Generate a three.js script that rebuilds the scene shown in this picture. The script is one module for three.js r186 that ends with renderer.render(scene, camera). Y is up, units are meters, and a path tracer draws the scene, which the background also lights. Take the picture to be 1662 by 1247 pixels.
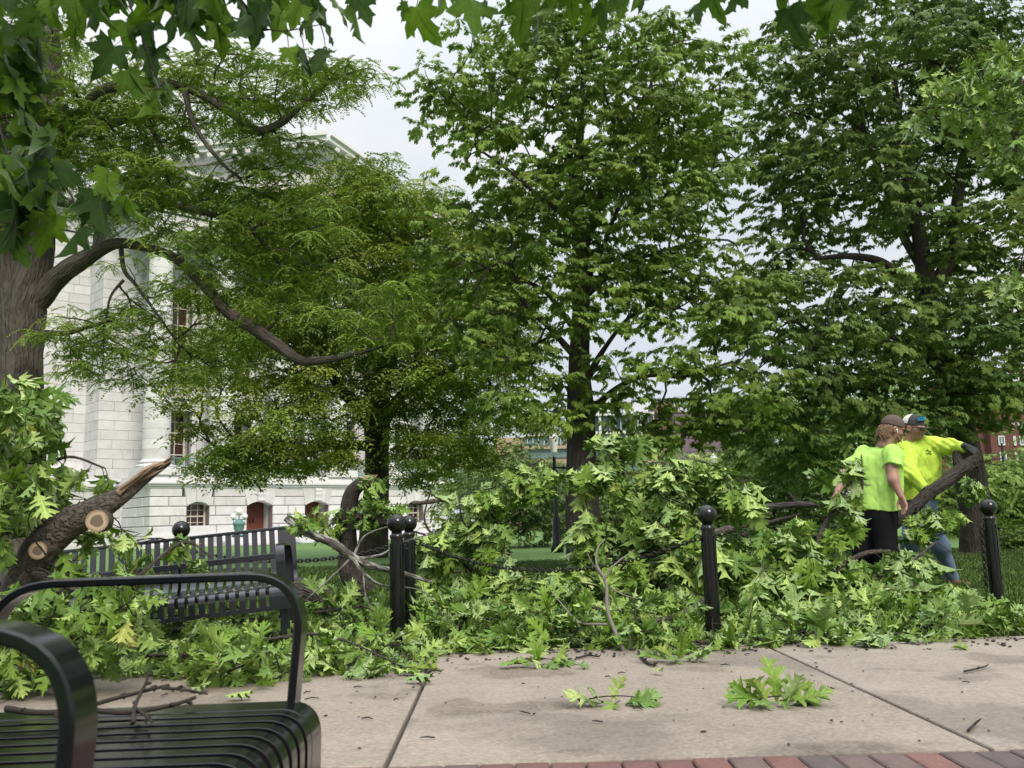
import * as THREE from 'three';
import { mergeGeometries } from 'three/addons/utils/BufferGeometryUtils.js';
import { RoundedBoxGeometry } from 'three/addons/geometries/RoundedBoxGeometry.js';

// ------------------------------------------------------------------ camera, sky, sun, exposure
const scene = new THREE.Scene();
const FPX = 1500, CX = 831, CY = 623.5;                       // focal length and centre in pixels of the photograph
const camera = new THREE.PerspectiveCamera(2 * Math.atan(CY / FPX) * 180 / Math.PI, 1662 / 1247, 0.05, 3000);
camera.position.set(0, 0.78, 0);
camera.rotation.order = 'YXZ';
camera.rotation.set(8.55 * Math.PI / 180, 0, -1.6 * Math.PI / 180);
camera.focus = 7.5;
camera.userData.fStop = 9;
camera.updateMatrixWorld(true);

const renderer = new THREE.WebGLRenderer({ antialias: true });
renderer.setSize(1024, 768);
renderer.toneMapping = THREE.LinearToneMapping;
renderer.toneMappingExposure = 2.15;
renderer.shadowMap.enabled = true;
renderer.shadowMap.type = THREE.PCFSoftShadowMap;

function rng(seed) { let s = seed >>> 0; return () => { s = (s + 0x6d2b79f5) | 0; let t = Math.imul(s ^ (s >>> 15), 1 | s); t = (t + Math.imul(t ^ (t >>> 7), 61 | t)) ^ t; return ((t ^ (t >>> 14)) >>> 0) / 4294967296; }; }
function hash3(x, y, z) { let h = Math.imul(x, 374761393) ^ Math.imul(y, 668265263) ^ Math.imul(z, 2147483647 - 1640531); h = Math.imul(h ^ (h >>> 13), 1274126177); return ((h ^ (h >>> 16)) >>> 0) / 4294967296; }
const fade = (t) => t * t * (3 - 2 * t);
function noise3(x, y, z) {                                     // value noise, 0..1
  const ix = Math.floor(x), iy = Math.floor(y), iz = Math.floor(z), u = fade(x - ix), v = fade(y - iy), w = fade(z - iz);
  const l = (a, b, t) => a + (b - a) * t;
  return l(l(l(hash3(ix, iy, iz), hash3(ix + 1, iy, iz), u), l(hash3(ix, iy + 1, iz), hash3(ix + 1, iy + 1, iz), u), v),
    l(l(hash3(ix, iy, iz + 1), hash3(ix + 1, iy, iz + 1), u), l(hash3(ix, iy + 1, iz + 1), hash3(ix + 1, iy + 1, iz + 1), u), v), w);
}
function noise2p(x, y, px, py, s) {                            // periodic value noise
  const ix = Math.floor(x), iy = Math.floor(y), u = fade(x - ix), v = fade(y - iy), m = (a, n) => ((a % n) + n) % n;
  const h = (a, b) => hash3(m(a, px), m(b, py), s), l = (a, b, t) => a + (b - a) * t;
  return l(l(h(ix, iy), h(ix + 1, iy), u), l(h(ix, iy + 1), h(ix + 1, iy + 1), u), v);
}
function fbmP(u, v, px, py, oct, s) { let a = 0.5, t = 0, n = 0; for (let i = 0; i < oct; i++) { t += a * noise2p(u * px, v * py, px, py, s + i); n += a; a *= 0.5; px *= 2; py *= 2; } return t / n; }
function fbm3(x, y, z, oct) { let a = 0.5, t = 0, n = 0; for (let i = 0; i < oct; i++) { t += a * noise3(x, y, z); n += a; a *= 0.5; x *= 2.03; y *= 2.03; z *= 2.03; } return t / n; }

// overcast sky: thin bright cloud with soft bluish-grey undersides, brighter overhead
{
  const W = 1024, H = 512, d = new Float32Array(W * H * 4);
  for (let j = 0; j < H; j++) for (let i = 0; i < W; i++) {
    const el = ((j + 0.5) / H - 0.5) * Math.PI, az = (i + 0.5) / W * 2 * Math.PI, y = Math.sin(el), c = Math.cos(el);
    const k = 1 / (Math.max(y, 0) + 0.22), n = fbm3(Math.cos(az) * c * k * 1.6 + 7, Math.sin(az) * c * k * 1.6 + 3, 1.5, 5);
    const cl = THREE.MathUtils.smoothstep(n, 0.36, 0.66), up = Math.max(y, 0);
    const L = 0.415 + 1.35 * Math.pow(up, 4), o = (j * W + i) * 4;
    d[o] = L * (0.80 + 0.18 * cl); d[o + 1] = L * (0.86 + 0.13 * cl); d[o + 2] = L * (0.955 + 0.06 * cl); d[o + 3] = 1;
  }
  const t = new THREE.DataTexture(d, W, H, THREE.RGBAFormat, THREE.FloatType);
  t.mapping = THREE.EquirectangularReflectionMapping; t.magFilter = t.minFilter = THREE.LinearFilter; t.needsUpdate = true;
  scene.background = t; scene.environment = t;
}
const sun = new THREE.DirectionalLight(0xfff3e2, 1.5);
sun.position.set(22, 46, 30); sun.target.position.set(0, 0, -14);
sun.castShadow = true; sun.shadow.radius = 34; sun.shadow.mapSize.set(2048, 2048);
Object.assign(sun.shadow.camera, { left: -45, right: 45, top: 45, bottom: -45, near: 1, far: 160 });
scene.add(sun, sun.target);

// ------------------------------------------------------------------ helpers
const V = (x, y, z) => new THREE.Vector3(x, y, z);
function at(px, py, depth) {                                   // a pixel of the photograph at a distance (m) from the camera's plane z = 0
  const q = V((px - CX) / FPX, -(py - CY) / FPX, -1).applyQuaternion(camera.quaternion);
  return q.multiplyScalar(depth / -q.z).add(camera.position);
}
const onGround = (px, py, h = 0) => { const q = V((px - CX) / FPX, -(py - CY) / FPX, -1).applyQuaternion(camera.quaternion); return q.multiplyScalar((h - camera.position.y) / q.y).add(camera.position); };
const pxPerM = (d) => FPX / d;
const used = new Map();
function numbered(name) { const n = used.get(name) ?? 0; used.set(name, n + 1); return n ? name + '_' + String(n).padStart(3, '0') : name; }
function shade(m) { m.castShadow = true; m.receiveShadow = true; return m; }
function tag(o, label, category, group) { o.userData.label = label; o.userData.category = category; if (group) o.userData.group = group; return o; }
function thing(name, label, category, pos = V(0, 0, 0), group) { const g = new THREE.Group(); g.name = numbered(name); g.position.copy(pos); scene.add(g); return tag(g, label, category, group); }
function part(name, geo, mat, parent, stuff) { const m = shade(new THREE.Mesh(geo, mat)); m.name = name; if (stuff) m.userData.kind = 'stuff'; parent.add(m); return m; }
function struct(o, name) { o.name = name; o.userData.kind = 'structure'; scene.add(o); return o; }
const rel = (g, root) => g.translate(-root.position.x, -root.position.y, -root.position.z);
function merge(list) {
  return mergeGeometries(list.map((g) => { const q = g.index ? g.toNonIndexed() : g; for (const k of Object.keys(q.attributes)) if (!['position', 'normal', 'uv'].includes(k)) q.deleteAttribute(k); return q; }));
}
const box = (w, h, d, x = 0, y = 0, z = 0) => new THREE.BoxGeometry(w, h, d).translate(x, y, z);
const rbox = (w, h, d, r, x = 0, y = 0, z = 0) => new RoundedBoxGeometry(w, h, d, 1, r).translate(x, y, z);
function lathe(pts, seg = 20) { return new THREE.LatheGeometry(pts.map(([r, y]) => new THREE.Vector2(r, y)), seg); }

class Acc {                                                    // collects smooth tubes into one geometry
  constructor() { this.p = []; this.n = []; this.u = []; this.i = []; }
  ring(c, A, B, r, rad, v, rep, lump, seed) {
    const b = this.p.length / 3;
    for (let k = 0; k <= rad; k++) {
      const a = k / rad * 2 * Math.PI, ca = Math.cos(a), sa = Math.sin(a), nx = A.x * ca + B.x * sa, ny = A.y * ca + B.y * sa, nz = A.z * ca + B.z * sa;
      const q = lump ? r * (1 + lump * (noise3(c.x * 7 + ca * 1.6 + seed, c.y * 7 + sa * 1.6, c.z * 7) - 0.5) * 2) : r;
      this.p.push(c.x + nx * q, c.y + ny * q, c.z + nz * q); this.n.push(nx, ny, nz); this.u.push(k / rad * rep, v);
    }
    return b;
  }
  path(pts, rs, { rad = 6, lump = 0, seed = 0, rep = 1, vs = 1.2, cap = true } = {}) {
    let T = V(0, 0, 0).subVectors(pts[1], pts[0]).normalize(), A = V(0, 0, 0).crossVectors(T, Math.abs(T.y) < 0.9 ? V(0, 1, 0) : V(1, 0, 0)).normalize(), v = 0, last = -1;
    for (let i = 0; i < pts.length; i++) {
      const t = V(0, 0, 0).subVectors(pts[Math.min(i + 1, pts.length - 1)], pts[Math.max(i - 1, 0)]).normalize();
      A.sub(t.clone().multiplyScalar(A.dot(t))).normalize(); const B = V(0, 0, 0).crossVectors(t, A);
      if (i) v += pts[i].distanceTo(pts[i - 1]) / vs;
      const b = this.ring(pts[i], A, B, rs[i], rad, v, rep, lump, seed);
      if (last >= 0) for (let k = 0; k < rad; k++) this.i.push(last + k, b + k + 1, b + k, last + k, last + k + 1, b + k + 1);
      last = b;
      if (cap && (i === pts.length - 1 || i === 0)) {
        const m = this.p.length / 3, s = i ? 1 : -1; this.p.push(pts[i].x + t.x * rs[i] * 0.25 * s, pts[i].y + t.y * rs[i] * 0.25 * s, pts[i].z + t.z * rs[i] * 0.25 * s); this.n.push(t.x * s, t.y * s, t.z * s); this.u.push(0.5, v);
        for (let k = 0; k < rad; k++) i ? this.i.push(b + k, b + k + 1, m) : this.i.push(b + k + 1, b + k, m);
      }
    }
  }
  curve(pts, rs, n, o) {                                       // the same through a smooth curve
    const c = new THREE.CatmullRomCurve3(pts, false, 'centripetal'), P = [], R = [];
    for (let i = 0; i <= n; i++) { const t = i / n, f = t * (rs.length - 1), a = Math.min(Math.floor(f), rs.length - 2); P.push(c.getPoint(t)); R.push(rs[a] + (rs[a + 1] - rs[a]) * (f - a)); }
    this.path(P, R, o); return P;
  }
  build() { const g = new THREE.BufferGeometry(); g.setAttribute('position', new THREE.Float32BufferAttribute(this.p, 3)); g.setAttribute('normal', new THREE.Float32BufferAttribute(this.n, 3)); g.setAttribute('uv', new THREE.Float32BufferAttribute(this.u, 2)); g.setIndex(this.i); return g; }
}
// a flat bar (width w along z, thickness t) bent along points in the xy plane, edges chamfered
function bar(pts, w, t, ch = 0.0015) {
  const pos = [], nor = [], uv = [], idx = [], n = pts.length, prof = [[-w / 2 + ch, t / 2], [w / 2 - ch, t / 2], [w / 2, t / 2 - ch], [w / 2, -t / 2 + ch], [w / 2 - ch, -t / 2], [-w / 2 + ch, -t / 2], [-w / 2, -t / 2 + ch], [-w / 2, t / 2 - ch]];
  let L = 0;
  const fr = pts.map((p, i) => { const a = pts[Math.max(i - 1, 0)], b = pts[Math.min(i + 1, n - 1)], dx = b[0] - a[0], dy = b[1] - a[1], l = Math.hypot(dx, dy); if (i) L += Math.hypot(p[0] - pts[i - 1][0], p[1] - pts[i - 1][1]); return [-dy / l, dx / l, L]; });
  for (let k = 0; k < 8; k++) {
    const [z0, o0] = prof[k], [z1, o1] = prof[(k + 1) % 8], e = Math.hypot(z1 - z0, o1 - o0), nz = (o0 - o1) / e * -1 * -1, no = (z1 - z0) / e, b = pos.length / 3;
    pts.forEach((p, i) => { const [nx, ny, l] = fr[i]; for (const [z, o] of [[z0, o0], [z1, o1]]) { pos.push(p[0] + nx * o, p[1] + ny * o, z); nor.push(nx * no, ny * no, nz); uv.push(z + o, l); } });
    for (let i = 0; i < n - 1; i++) idx.push(b + 2 * i, b + 2 * i + 1, b + 2 * i + 2, b + 2 * i + 1, b + 2 * i + 3, b + 2 * i + 2);
  }
  for (const i of [0, n - 1]) { const b = pos.length / 3, p = pts[i], [nx, ny] = fr[i], s = i ? 1 : -1; for (const [z, o] of prof) { pos.push(p[0] + nx * o, p[1] + ny * o, z); nor.push(ny * s, -nx * s, 0); uv.push(z, o); } for (let k = 1; k < 7; k++) i ? idx.push(b, b + k, b + k + 1) : idx.push(b, b + k + 1, b + k); }
  const g = new THREE.BufferGeometry(); g.setAttribute('position', new THREE.Float32BufferAttribute(pos, 3)); g.setAttribute('normal', new THREE.Float32BufferAttribute(nor, 3)); g.setAttribute('uv', new THREE.Float32BufferAttribute(uv, 2)); g.setIndex(idx); return g;
}
function round2(pts, r, k = 6) {                               // polyline with rounded corners
  const out = [pts[0]];
  for (let i = 1; i < pts.length - 1; i++) {
    const [p, q, s] = [pts[i - 1], pts[i], pts[i + 1]], R = Array.isArray(r) ? r[i] : r, la = Math.hypot(p[0] - q[0], p[1] - q[1]), lb = Math.hypot(s[0] - q[0], s[1] - q[1]), m = Math.min(R, la * 0.49, lb * 0.49);
    const a = [q[0] + (p[0] - q[0]) / la * m, q[1] + (p[1] - q[1]) / la * m], b = [q[0] + (s[0] - q[0]) / lb * m, q[1] + (s[1] - q[1]) / lb * m];
    for (let j = 0; j <= k; j++) { const t = j / k; out.push([(1 - t) ** 2 * a[0] + 2 * t * (1 - t) * q[0] + t * t * b[0], (1 - t) ** 2 * a[1] + 2 * t * (1 - t) * q[1] + t * t * b[1]]); }
  }
  out.push(pts[pts.length - 1]); return out;
}

// ------------------------------------------------------------------ materials
const S = (x) => { x = Math.min(1, Math.max(0, x)); return x <= 0.0031308 ? 12.92 * x : 1.055 * Math.pow(x, 1 / 2.4) - 0.055; };
function tex(w, h, fn, color = true) {
  const d = new Uint8Array(w * h * 4);
  for (let j = 0; j < h; j++) for (let i = 0; i < w; i++) { const c = fn((i + 0.5) / w, (j + 0.5) / h), o = (j * w + i) * 4; for (let k = 0; k < 3; k++) d[o + k] = Math.round(255 * (color ? S(c[k]) : Math.min(1, Math.max(0, c)))); d[o + 3] = 255; }
  const t = new THREE.DataTexture(d, w, h); t.wrapS = t.wrapT = THREE.RepeatWrapping; t.magFilter = THREE.LinearFilter; t.minFilter = THREE.LinearMipmapLinearFilter; t.generateMipmaps = true;
  if (color) t.colorSpace = THREE.SRGBColorSpace; t.needsUpdate = true; return t;
}
const rep = (t, x, y) => { const c = t.clone(); c.repeat.set(x, y); c.needsUpdate = true; return c; };
const std = (o) => new THREE.MeshStandardMaterial(o);
const rgb = (r, g, b) => new THREE.Color().setRGB(r, g, b);
// bark: furrowed ridges that run up the stem
const barkH = (u, v) => { const r = Math.min(1, 3.6 * Math.abs(fbmP(u, v, 11, 5, 3, 11) - 0.5)), f = fbmP(u, v, 28, 20, 3, 5), c = fbmP(u, v, 7, 10, 2, 77); return 0.6 * Math.pow(r, 0.55) * (0.55 + 0.9 * c) + 0.4 * f; };
const barkBump = tex(256, 512, (u, v) => barkH(u, v), false);
const barkMap = tex(256, 512, (u, v) => { const h = barkH(u, v), l = fbmP(u, v, 3, 4, 3, 31), k = 0.35 + 1.1 * h; return [0.5 * k * (0.85 + 0.3 * l), 0.5 * k * (0.86 + 0.26 * l), 0.5 * k * (0.9 + 0.18 * l)]; });
const bark = (r, g, b, bump = 0.03) => std({ color: rgb(r, g, b), map: barkMap, bumpMap: barkBump, bumpScale: bump, roughness: 0.95 });
const M = {
  barkGrey: bark(0.14, 0.122, 0.105), barkDark: bark(0.085, 0.072, 0.062), barkMid: bark(0.105, 0.09, 0.076), barkFallen: null, twig: std({ color: rgb(0.022, 0.018, 0.014), roughness: 0.9 }), twigGrey: std({ color: rgb(0.16, 0.15, 0.125), roughness: 0.9 }),
};
const lichenMap = tex(256, 256, (u, v) => { const h = fbmP(u, v, 10, 20, 4, 3), l = THREE.MathUtils.smoothstep(fbmP(u, v, 8, 8, 4, 50), 0.5, 0.62); return [0.035 + 0.07 * h + 0.2 * l, 0.032 + 0.065 * h + 0.21 * l, 0.028 + 0.06 * h + 0.18 * l]; });
const plateH = (u, v) => { const w = fbmP(u, v, 6, 6, 3, 66) * 0.12, a = Math.abs(fbmP(u + w, v, 9, 13, 3, 68) - 0.5) * 3.4, b = fbmP(u, v, 40, 40, 3, 69); return 0.7 * Math.min(1, Math.pow(a, 0.55)) + 0.3 * b; };
M.barkFallen = std({ color: rgb(0.1, 0.086, 0.072), map: tex(256, 256, (u, v) => { const h = plateH(u, v), l = THREE.MathUtils.smoothstep(fbmP(u, v, 5, 5, 4, 70), 0.5, 0.75), k = 0.3 + 0.9 * h; return [k + 0.35 * l, k + 0.36 * l, k + 0.3 * l]; }), bumpMap: tex(256, 256, plateH, false), bumpScale: 0.02, roughness: 0.95 });
M.lichen = std({ map: lichenMap, bumpMap: barkBump, bumpScale: 0.008, roughness: 0.95 });
M.wood = std({ map: tex(128, 256, (u, v) => { const f = fbmP(u, v, 24, 3, 3, 8); return [0.13 + 0.3 * f, 0.085 + 0.22 * f, 0.05 + 0.15 * f]; }), bumpMap: tex(128, 256, (u, v) => fbmP(u, v, 30, 2, 3, 9), false), bumpScale: 0.01, roughness: 0.85 });
M.cutEnd = std({ map: tex(256, 256, (u, v) => { const x = u - 0.5, y = v - 0.5, a = Math.atan2(y, x), r = Math.hypot(x, y) * 2 * (1 + 0.05 * Math.sin(a * 3 + 1) + 0.03 * Math.sin(a * 5)), ring = 0.5 + 0.5 * Math.sin(r * 75 + 2 * fbmP(u, v, 6, 6, 2, 4)), heart = THREE.MathUtils.smoothstep(r, 0.5, 0.62), rim = THREE.MathUtils.smoothstep(r, 0.8, 0.88), crack = THREE.MathUtils.smoothstep(Math.abs(Math.sin(a * 2 + 0.6)), 0.0, 0.05 + r * 0.1) * 0.35 + 0.65, f = 0.82 + 0.18 * ring; return [(0.17 + 0.27 * heart - 0.13 * rim) * f * (r < 0.4 ? crack : 1), (0.125 + 0.235 * heart - 0.15 * rim) * f * (r < 0.4 ? crack : 1), (0.085 + 0.16 * heart - 0.12 * rim) * f * (r < 0.4 ? crack : 1)]; }), roughness: 0.9 });
M.black = new THREE.MeshPhysicalMaterial({ color: rgb(0.03, 0.032, 0.035), specularIntensity: 0.6, roughness: 0.3, bumpMap: tex(256, 256, (u, v) => fbmP(u, v, 12, 12, 4, 91), false), bumpScale: 0.0012, clearcoat: 0.3, clearcoatRoughness: 0.18, roughnessMap: tex(256, 256, (u, v) => 0.5 + 0.5 * fbmP(u, v, 6, 6, 4, 71), false), map: tex(512, 512, (u, v) => { const d = THREE.MathUtils.smoothstep(fbmP(u, v, 90, 90, 2, 72), 0.68, 0.8), s = THREE.MathUtils.smoothstep(fbmP(u, v, 5, 9, 5, 73), 0.5, 0.8), k = 0.1 + 0.25 * s + 0.65 * d; return [k, k * 0.96, k * 0.9]; }) });
M.bench = M.black.clone(); Object.assign(M.bench, { specularIntensity: 0.55, clearcoat: 0.3, roughness: 0.28, clearcoatRoughness: 0.12, map: null, bumpScale: 0.0006 }); M.bench.color.setRGB(0.004, 0.0045, 0.006);
M.benchDull = M.bench.clone(); M.benchDull.color.setRGB(0.014, 0.015, 0.02); M.benchDull.specularIntensity = 1;
M.chain = std({ color: rgb(0.02, 0.02, 0.02), roughness: 0.45, metalness: 0.6 });

// ------------------------------------------------------------------ leaves
// half outlines: [sideways, along], from stalk to tip, for a leaf of length 1
const OAK = [[0.012, 0], [0.03, 0.12], [0.13, 0.17], [0.1, 0.22], [0.25, 0.31], [0.19, 0.345], [0.075, 0.33], [0.065, 0.38], [0.2, 0.47], [0.38, 0.6], [0.27, 0.58], [0.3, 0.66], [0.17, 0.565], [0.07, 0.545], [0.065, 0.6], [0.17, 0.7], [0.31, 0.84], [0.21, 0.79], [0.2, 0.86], [0.1, 0.75], [0.07, 0.77], [0.12, 0.87], [0.13, 0.95], [0.06, 0.9], [0, 1.03]];
const OAK2 = [[0.012, 0], [0.04, 0.1], [0.17, 0.2], [0.08, 0.24], [0.09, 0.3], [0.34, 0.46], [0.24, 0.44], [0.22, 0.5], [0.1, 0.44], [0.085, 0.5], [0.36, 0.73], [0.25, 0.7], [0.22, 0.76], [0.09, 0.66], [0.08, 0.72], [0.2, 0.9], [0.1, 0.86], [0.05, 0.87], [0, 1.0]];
const MAPLE = [[0.01, 0.0], [0.1, -0.07], [0.22, -0.06], [0.36, -0.1], [0.33, 0.03], [0.42, 0.1], [0.31, 0.16], [0.4, 0.25], [0.53, 0.42], [0.38, 0.42], [0.36, 0.49], [0.26, 0.42], [0.16, 0.4], [0.2, 0.56], [0.26, 0.66], [0.15, 0.68], [0.11, 0.8], [0, 0.98]];
const uvTri = (g) => { const p = g.attributes.position, u = new Float32Array(p.count * 2); for (let i = 0; i < p.count; i++) { u[2 * i] = p.getX(i) + 0.5; u[2 * i + 1] = p.getY(i); } g.setAttribute('uv', new THREE.BufferAttribute(u, 2)); return g; };
// a leaf of unit length along +y facing +z: folded on its midrib, arched and waved; a second, paler sheet is its underside
function leafGeo(half, { fold = 0.3, droop = 0.35, wave = 0.05, seed = 1, two = true, pale = [1, 1, 1], twist = 0.2 }) {
  const all = [];
  for (const s of [1, -1]) {
    const o = half.map(([x, y]) => new THREE.Vector2(x * s, y)), tip = half[half.length - 1][1], base = half[0][1];
    const ring = [...o, ...[0.8, 0.6, 0.4, 0.2, 0].map((m) => new THREE.Vector2(0, base + (tip - base) * m))];
    all.push(new THREE.ShapeGeometry(new THREE.Shape(ring)));
  }
  let g = merge(all); uvTri(g);
  const p = g.attributes.position, r = rng(seed), ph = r() * 6, ph2 = r() * 6;
  for (let i = 0; i < p.count; i++) {
    let x = p.getX(i), y = p.getY(i), ax = Math.abs(x), z = ax * fold - droop * y * y * 0.5 + wave * Math.sin(y * 9 + ph + x * 4) * (0.3 + ax * 2.2) - ax * ax * 0.5 * droop + 0.03 * Math.sin(x * 11 + ph2);
    const a = twist * y, c = Math.cos(a), q = Math.sin(a); p.setXYZ(i, x * c - z * q, y - droop * droop * y * y * y * 0.18, x * q + z * c);
  }
  g.computeVertexNormals();
  const n = p.count, pos = [], nor = [], uv = [], col = [], N = g.attributes.normal, U = g.attributes.uv;
  const smooth = new Map(); for (let i = 0; i < n; i++) { const k = p.getX(i).toFixed(4) + p.getY(i).toFixed(4); const a = smooth.get(k) ?? [0, 0, 0]; const f = N.getZ(i) < 0 ? -1 : 1; a[0] += N.getX(i) * f; a[1] += N.getY(i) * f; a[2] += N.getZ(i) * f; smooth.set(k, a); }
  for (let side = 0; side < (two ? 2 : 1); side++) for (let t = 0; t < n; t += 3) {
    const flip = (N.getZ(t) < 0) !== (side === 1);
    for (const k of flip ? [0, 2, 1] : [0, 1, 2]) {
      const i = t + k, a = smooth.get(p.getX(i).toFixed(4) + p.getY(i).toFixed(4)), l = Math.hypot(...a) || 1, s = side ? -1 : 1, off = side ? -0.008 : 0;
      pos.push(p.getX(i) + a[0] / l * off, p.getY(i) + a[1] / l * off, p.getZ(i) + a[2] / l * off); nor.push(a[0] / l * s, a[1] / l * s, a[2] / l * s); uv.push(U.getX(i), U.getY(i)); side ? col.push(...pale) : col.push(1, 1, 1);
    }
  }
  const G = new THREE.BufferGeometry(); G.setAttribute('position', new THREE.Float32BufferAttribute(pos, 3)); G.setAttribute('normal', new THREE.Float32BufferAttribute(nor, 3)); G.setAttribute('uv', new THREE.Float32BufferAttribute(uv, 2)); G.setAttribute('color', new THREE.Float32BufferAttribute(col, 3));
  return G;
}
// veins, lighter than the blade
const veinD = (u, v, lobes, dir) => { const x = Math.abs(u - 0.5); let d = x; for (const [y0, sl, len] of lobes) { const yy = v - y0 - x * sl; if (x < len) d = Math.min(d, Math.abs(yy) / Math.hypot(1, sl)); } return d; };
const oakVeins = tex(256, 256, (u, v) => { const d = veinD(u, v, [[0.14, 0.75, 0.25], [0.26, 0.9, 0.36], [0.42, 1.0, 0.36], [0.58, 1.1, 0.3], [0.72, 1.3, 0.15]]), k = 1 - THREE.MathUtils.smoothstep(d, 0.002, 0.012), f = 0.82 + 0.36 * fbmP(u, v, 12, 12, 3, 17); return [0.55 * f + 0.32 * k, 0.62 * f + 0.22 * k, 0.5 * f + 0.3 * k]; });
const mapleVeins = tex(256, 256, (u, v) => { const x = Math.abs(u - 0.5), y = v; let d = x; for (const a of [0.72, 1.62]) { const dx = Math.sin(a), dy = Math.cos(a), t = x * dx + y * dy; if (t > 0 && t < 0.7) d = Math.min(d, Math.abs(x * dy - y * dx)); } d = Math.min(d, veinD(u, v, [[0.3, 0.9, 0.15], [0.5, 1.0, 0.15]]) + 0.004); const k = 1 - THREE.MathUtils.smoothstep(d, 0.003, 0.012), f = 0.84 + 0.32 * fbmP(u, v, 14, 14, 3, 27); return [0.56 * f + 0.24 * k, 0.62 * f + 0.2 * k, 0.52 * f + 0.2 * k]; });
const leafMat = (r, g, b, o = {}) => new THREE.MeshPhysicalMaterial({ color: rgb(r, g, b), vertexColors: true, roughness: 0.55, transmission: 0.35, thickness: 0, specularIntensity: 0.6, ...o });
const PALE = [2.05, 1.62, 4.2];
const oakShapes = [[OAK, 0.3, 0.5, 0.06, 3], [OAK2, 0.42, 0.8, 0.09, 5], [OAK, 0.15, 0.25, 0.1, 7], [OAK2, 0.5, 0.35, 0.07, 9], [OAK, 0.7, 1.0, 0.08, 11], [OAK2, 0.25, 0.6, 0.12, 13], [OAK, 1.1, 1.7, 0.12, 15], [OAK2, 0.9, 1.3, 0.16, 19]].map(([h, fold, droop, wave, seed], i) => leafGeo(h, { fold, droop, wave, seed, pale: PALE, twist: (i % 6 - 2.5) * 0.28 }));
const oakTints = [[0.29, 0.48, 0.052], [0.34, 0.53, 0.058], [0.21, 0.38, 0.052], [0.36, 0.53, 0.08], [0.29, 0.46, 0.08]];
const OAKC = (t) => rgb(...t);
const oakMats = oakTints.map((t) => leafMat(...t, { map: oakVeins, roughness: 0.6, transmission: 0.42 }));
const oakYellow = leafMat(0.36, 0.46, 0.05, { map: oakVeins, roughness: 0.6 });
const oakInst = leafMat(1, 1, 1, { map: oakVeins, roughness: 0.6, transmission: 0.42 });
const mapleShapes = [[0.2, 0.5, 0.05, 3], [0.45, 0.9, 0.07, 5], [0.1, 0.3, 0.08, 7], [0.6, 0.7, 0.06, 9]].map(([fold, droop, wave, seed], i) => leafGeo(MAPLE, { fold, droop, wave, seed, two: false, twist: (i - 1.5) * 0.25 }));
const mapleMats = [[0.09, 0.19, 0.018], [0.125, 0.25, 0.016], [0.055, 0.125, 0.02], [0.18, 0.32, 0.018]].map((t) => leafMat(...t, { map: mapleVeins, roughness: 0.85, specularIntensity: 0.3, transmission: 0.6 }));

const basis = (pos, Y, Z, s) => { const y = Y.clone().normalize(), x = V(0, 0, 0).crossVectors(y, Z).normalize(), z = V(0, 0, 0).crossVectors(x, y); return new THREE.Matrix4().makeBasis(x.multiplyScalar(s), y.multiplyScalar(s), z.multiplyScalar(s)).setPosition(pos); };
const rdir = (r) => { const z = r() * 2 - 1, a = r() * 2 * Math.PI, s = Math.sqrt(1 - z * z); return V(Math.cos(a) * s, z, Math.sin(a) * s); };
// a tuft of oak leaves that sits at the end of a twig
function oakTuft(out, pos, dir, r, { n = 7, size = 0.15, droop = 0.7, spread = 0.8, hang = 0, paleShare = 0.45, floor = 0.03 } = {}) {
  const turned = r() < paleShare ? 0.82 : 0.14, tone = Math.floor(r() * oakTints.length), big = 0.8 + 0.4 * r();   // a tuft hangs with one face out
  for (let k = 0; k < n; k++) {
    const a = dir.clone().multiplyScalar(0.7).add(rdir(r).multiplyScalar(spread)); a.y -= droop * (0.5 + r()); a.normalize();
    const az = r() * 6.283, side = V(Math.cos(az), 0, Math.sin(az) + 0.35), hung = r() < hang; if (hung) a.set(side.x * 0.55, -0.75 - 0.6 * r(), side.z * 0.55).addScaledVector(dir, 0.25).normalize();
    const p = pos.clone().addScaledVector(dir, -0.06 * r()).addScaledVector(a, 0.02 + 0.02 * r());
    if (p.y < floor) p.y = floor + r() * 0.03;
    const s = size * big * (0.55 + 0.7 * r());
    if (p.y + a.y * s < floor * 0.6) { a.y = (floor * 0.6 - p.y) / s + 0.15 * r(); a.normalize(); }
    const nrm = rdir(r).multiplyScalar(hung ? 0.4 : 0.7); if (hung) nrm.addScaledVector(side, 0.9); nrm.y += hung ? 0.55 : 0.9; if (r() < turned) nrm.multiplyScalar(-1);
    out.push({ m: basis(p, a, nrm, s), p, s, t: r() < 0.55 ? tone : Math.floor(r() * oakTints.length), g: Math.floor(r() * oakShapes.length) });
  }
}
const CAMP = camera.position.clone();
// leaves of one fallen branch: those that look largest become parts of their own, the rest one mass of foliage
function addOakLeaves(root, list, nParts) {
  const off = new THREE.Matrix4().makeTranslation(-root.position.x, -root.position.y, -root.position.z), f = V(0, 0, 0);
  list.forEach((l) => { l.d = l.s / Math.max(0.5, f.copy(l.p).distanceTo(CAMP)); });
  list.sort((a, b) => b.d - a.d);
  list.slice(0, nParts).forEach((l) => { const m = part('leaf', oakShapes[l.g], l.y ? oakYellow : oakMats[l.t], root); m.applyMatrix4(l.m.clone().premultiply(off)); });
  const rest = list.slice(nParts);
  for (let g = 0; g < oakShapes.length; g++) {
    const q = rest.filter((l) => l.g === g); if (!q.length) continue;
    const im = shade(new THREE.InstancedMesh(oakShapes[g], oakInst, q.length)); im.name = 'foliage'; im.userData.kind = 'stuff';
    q.forEach((l, i) => { im.setMatrixAt(i, l.m.clone().premultiply(off)); im.setColorAt(i, OAKC(l.y ? [0.42, 0.45, 0.05] : oakTints[l.t])); }); root.add(im);
  }
}

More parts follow.
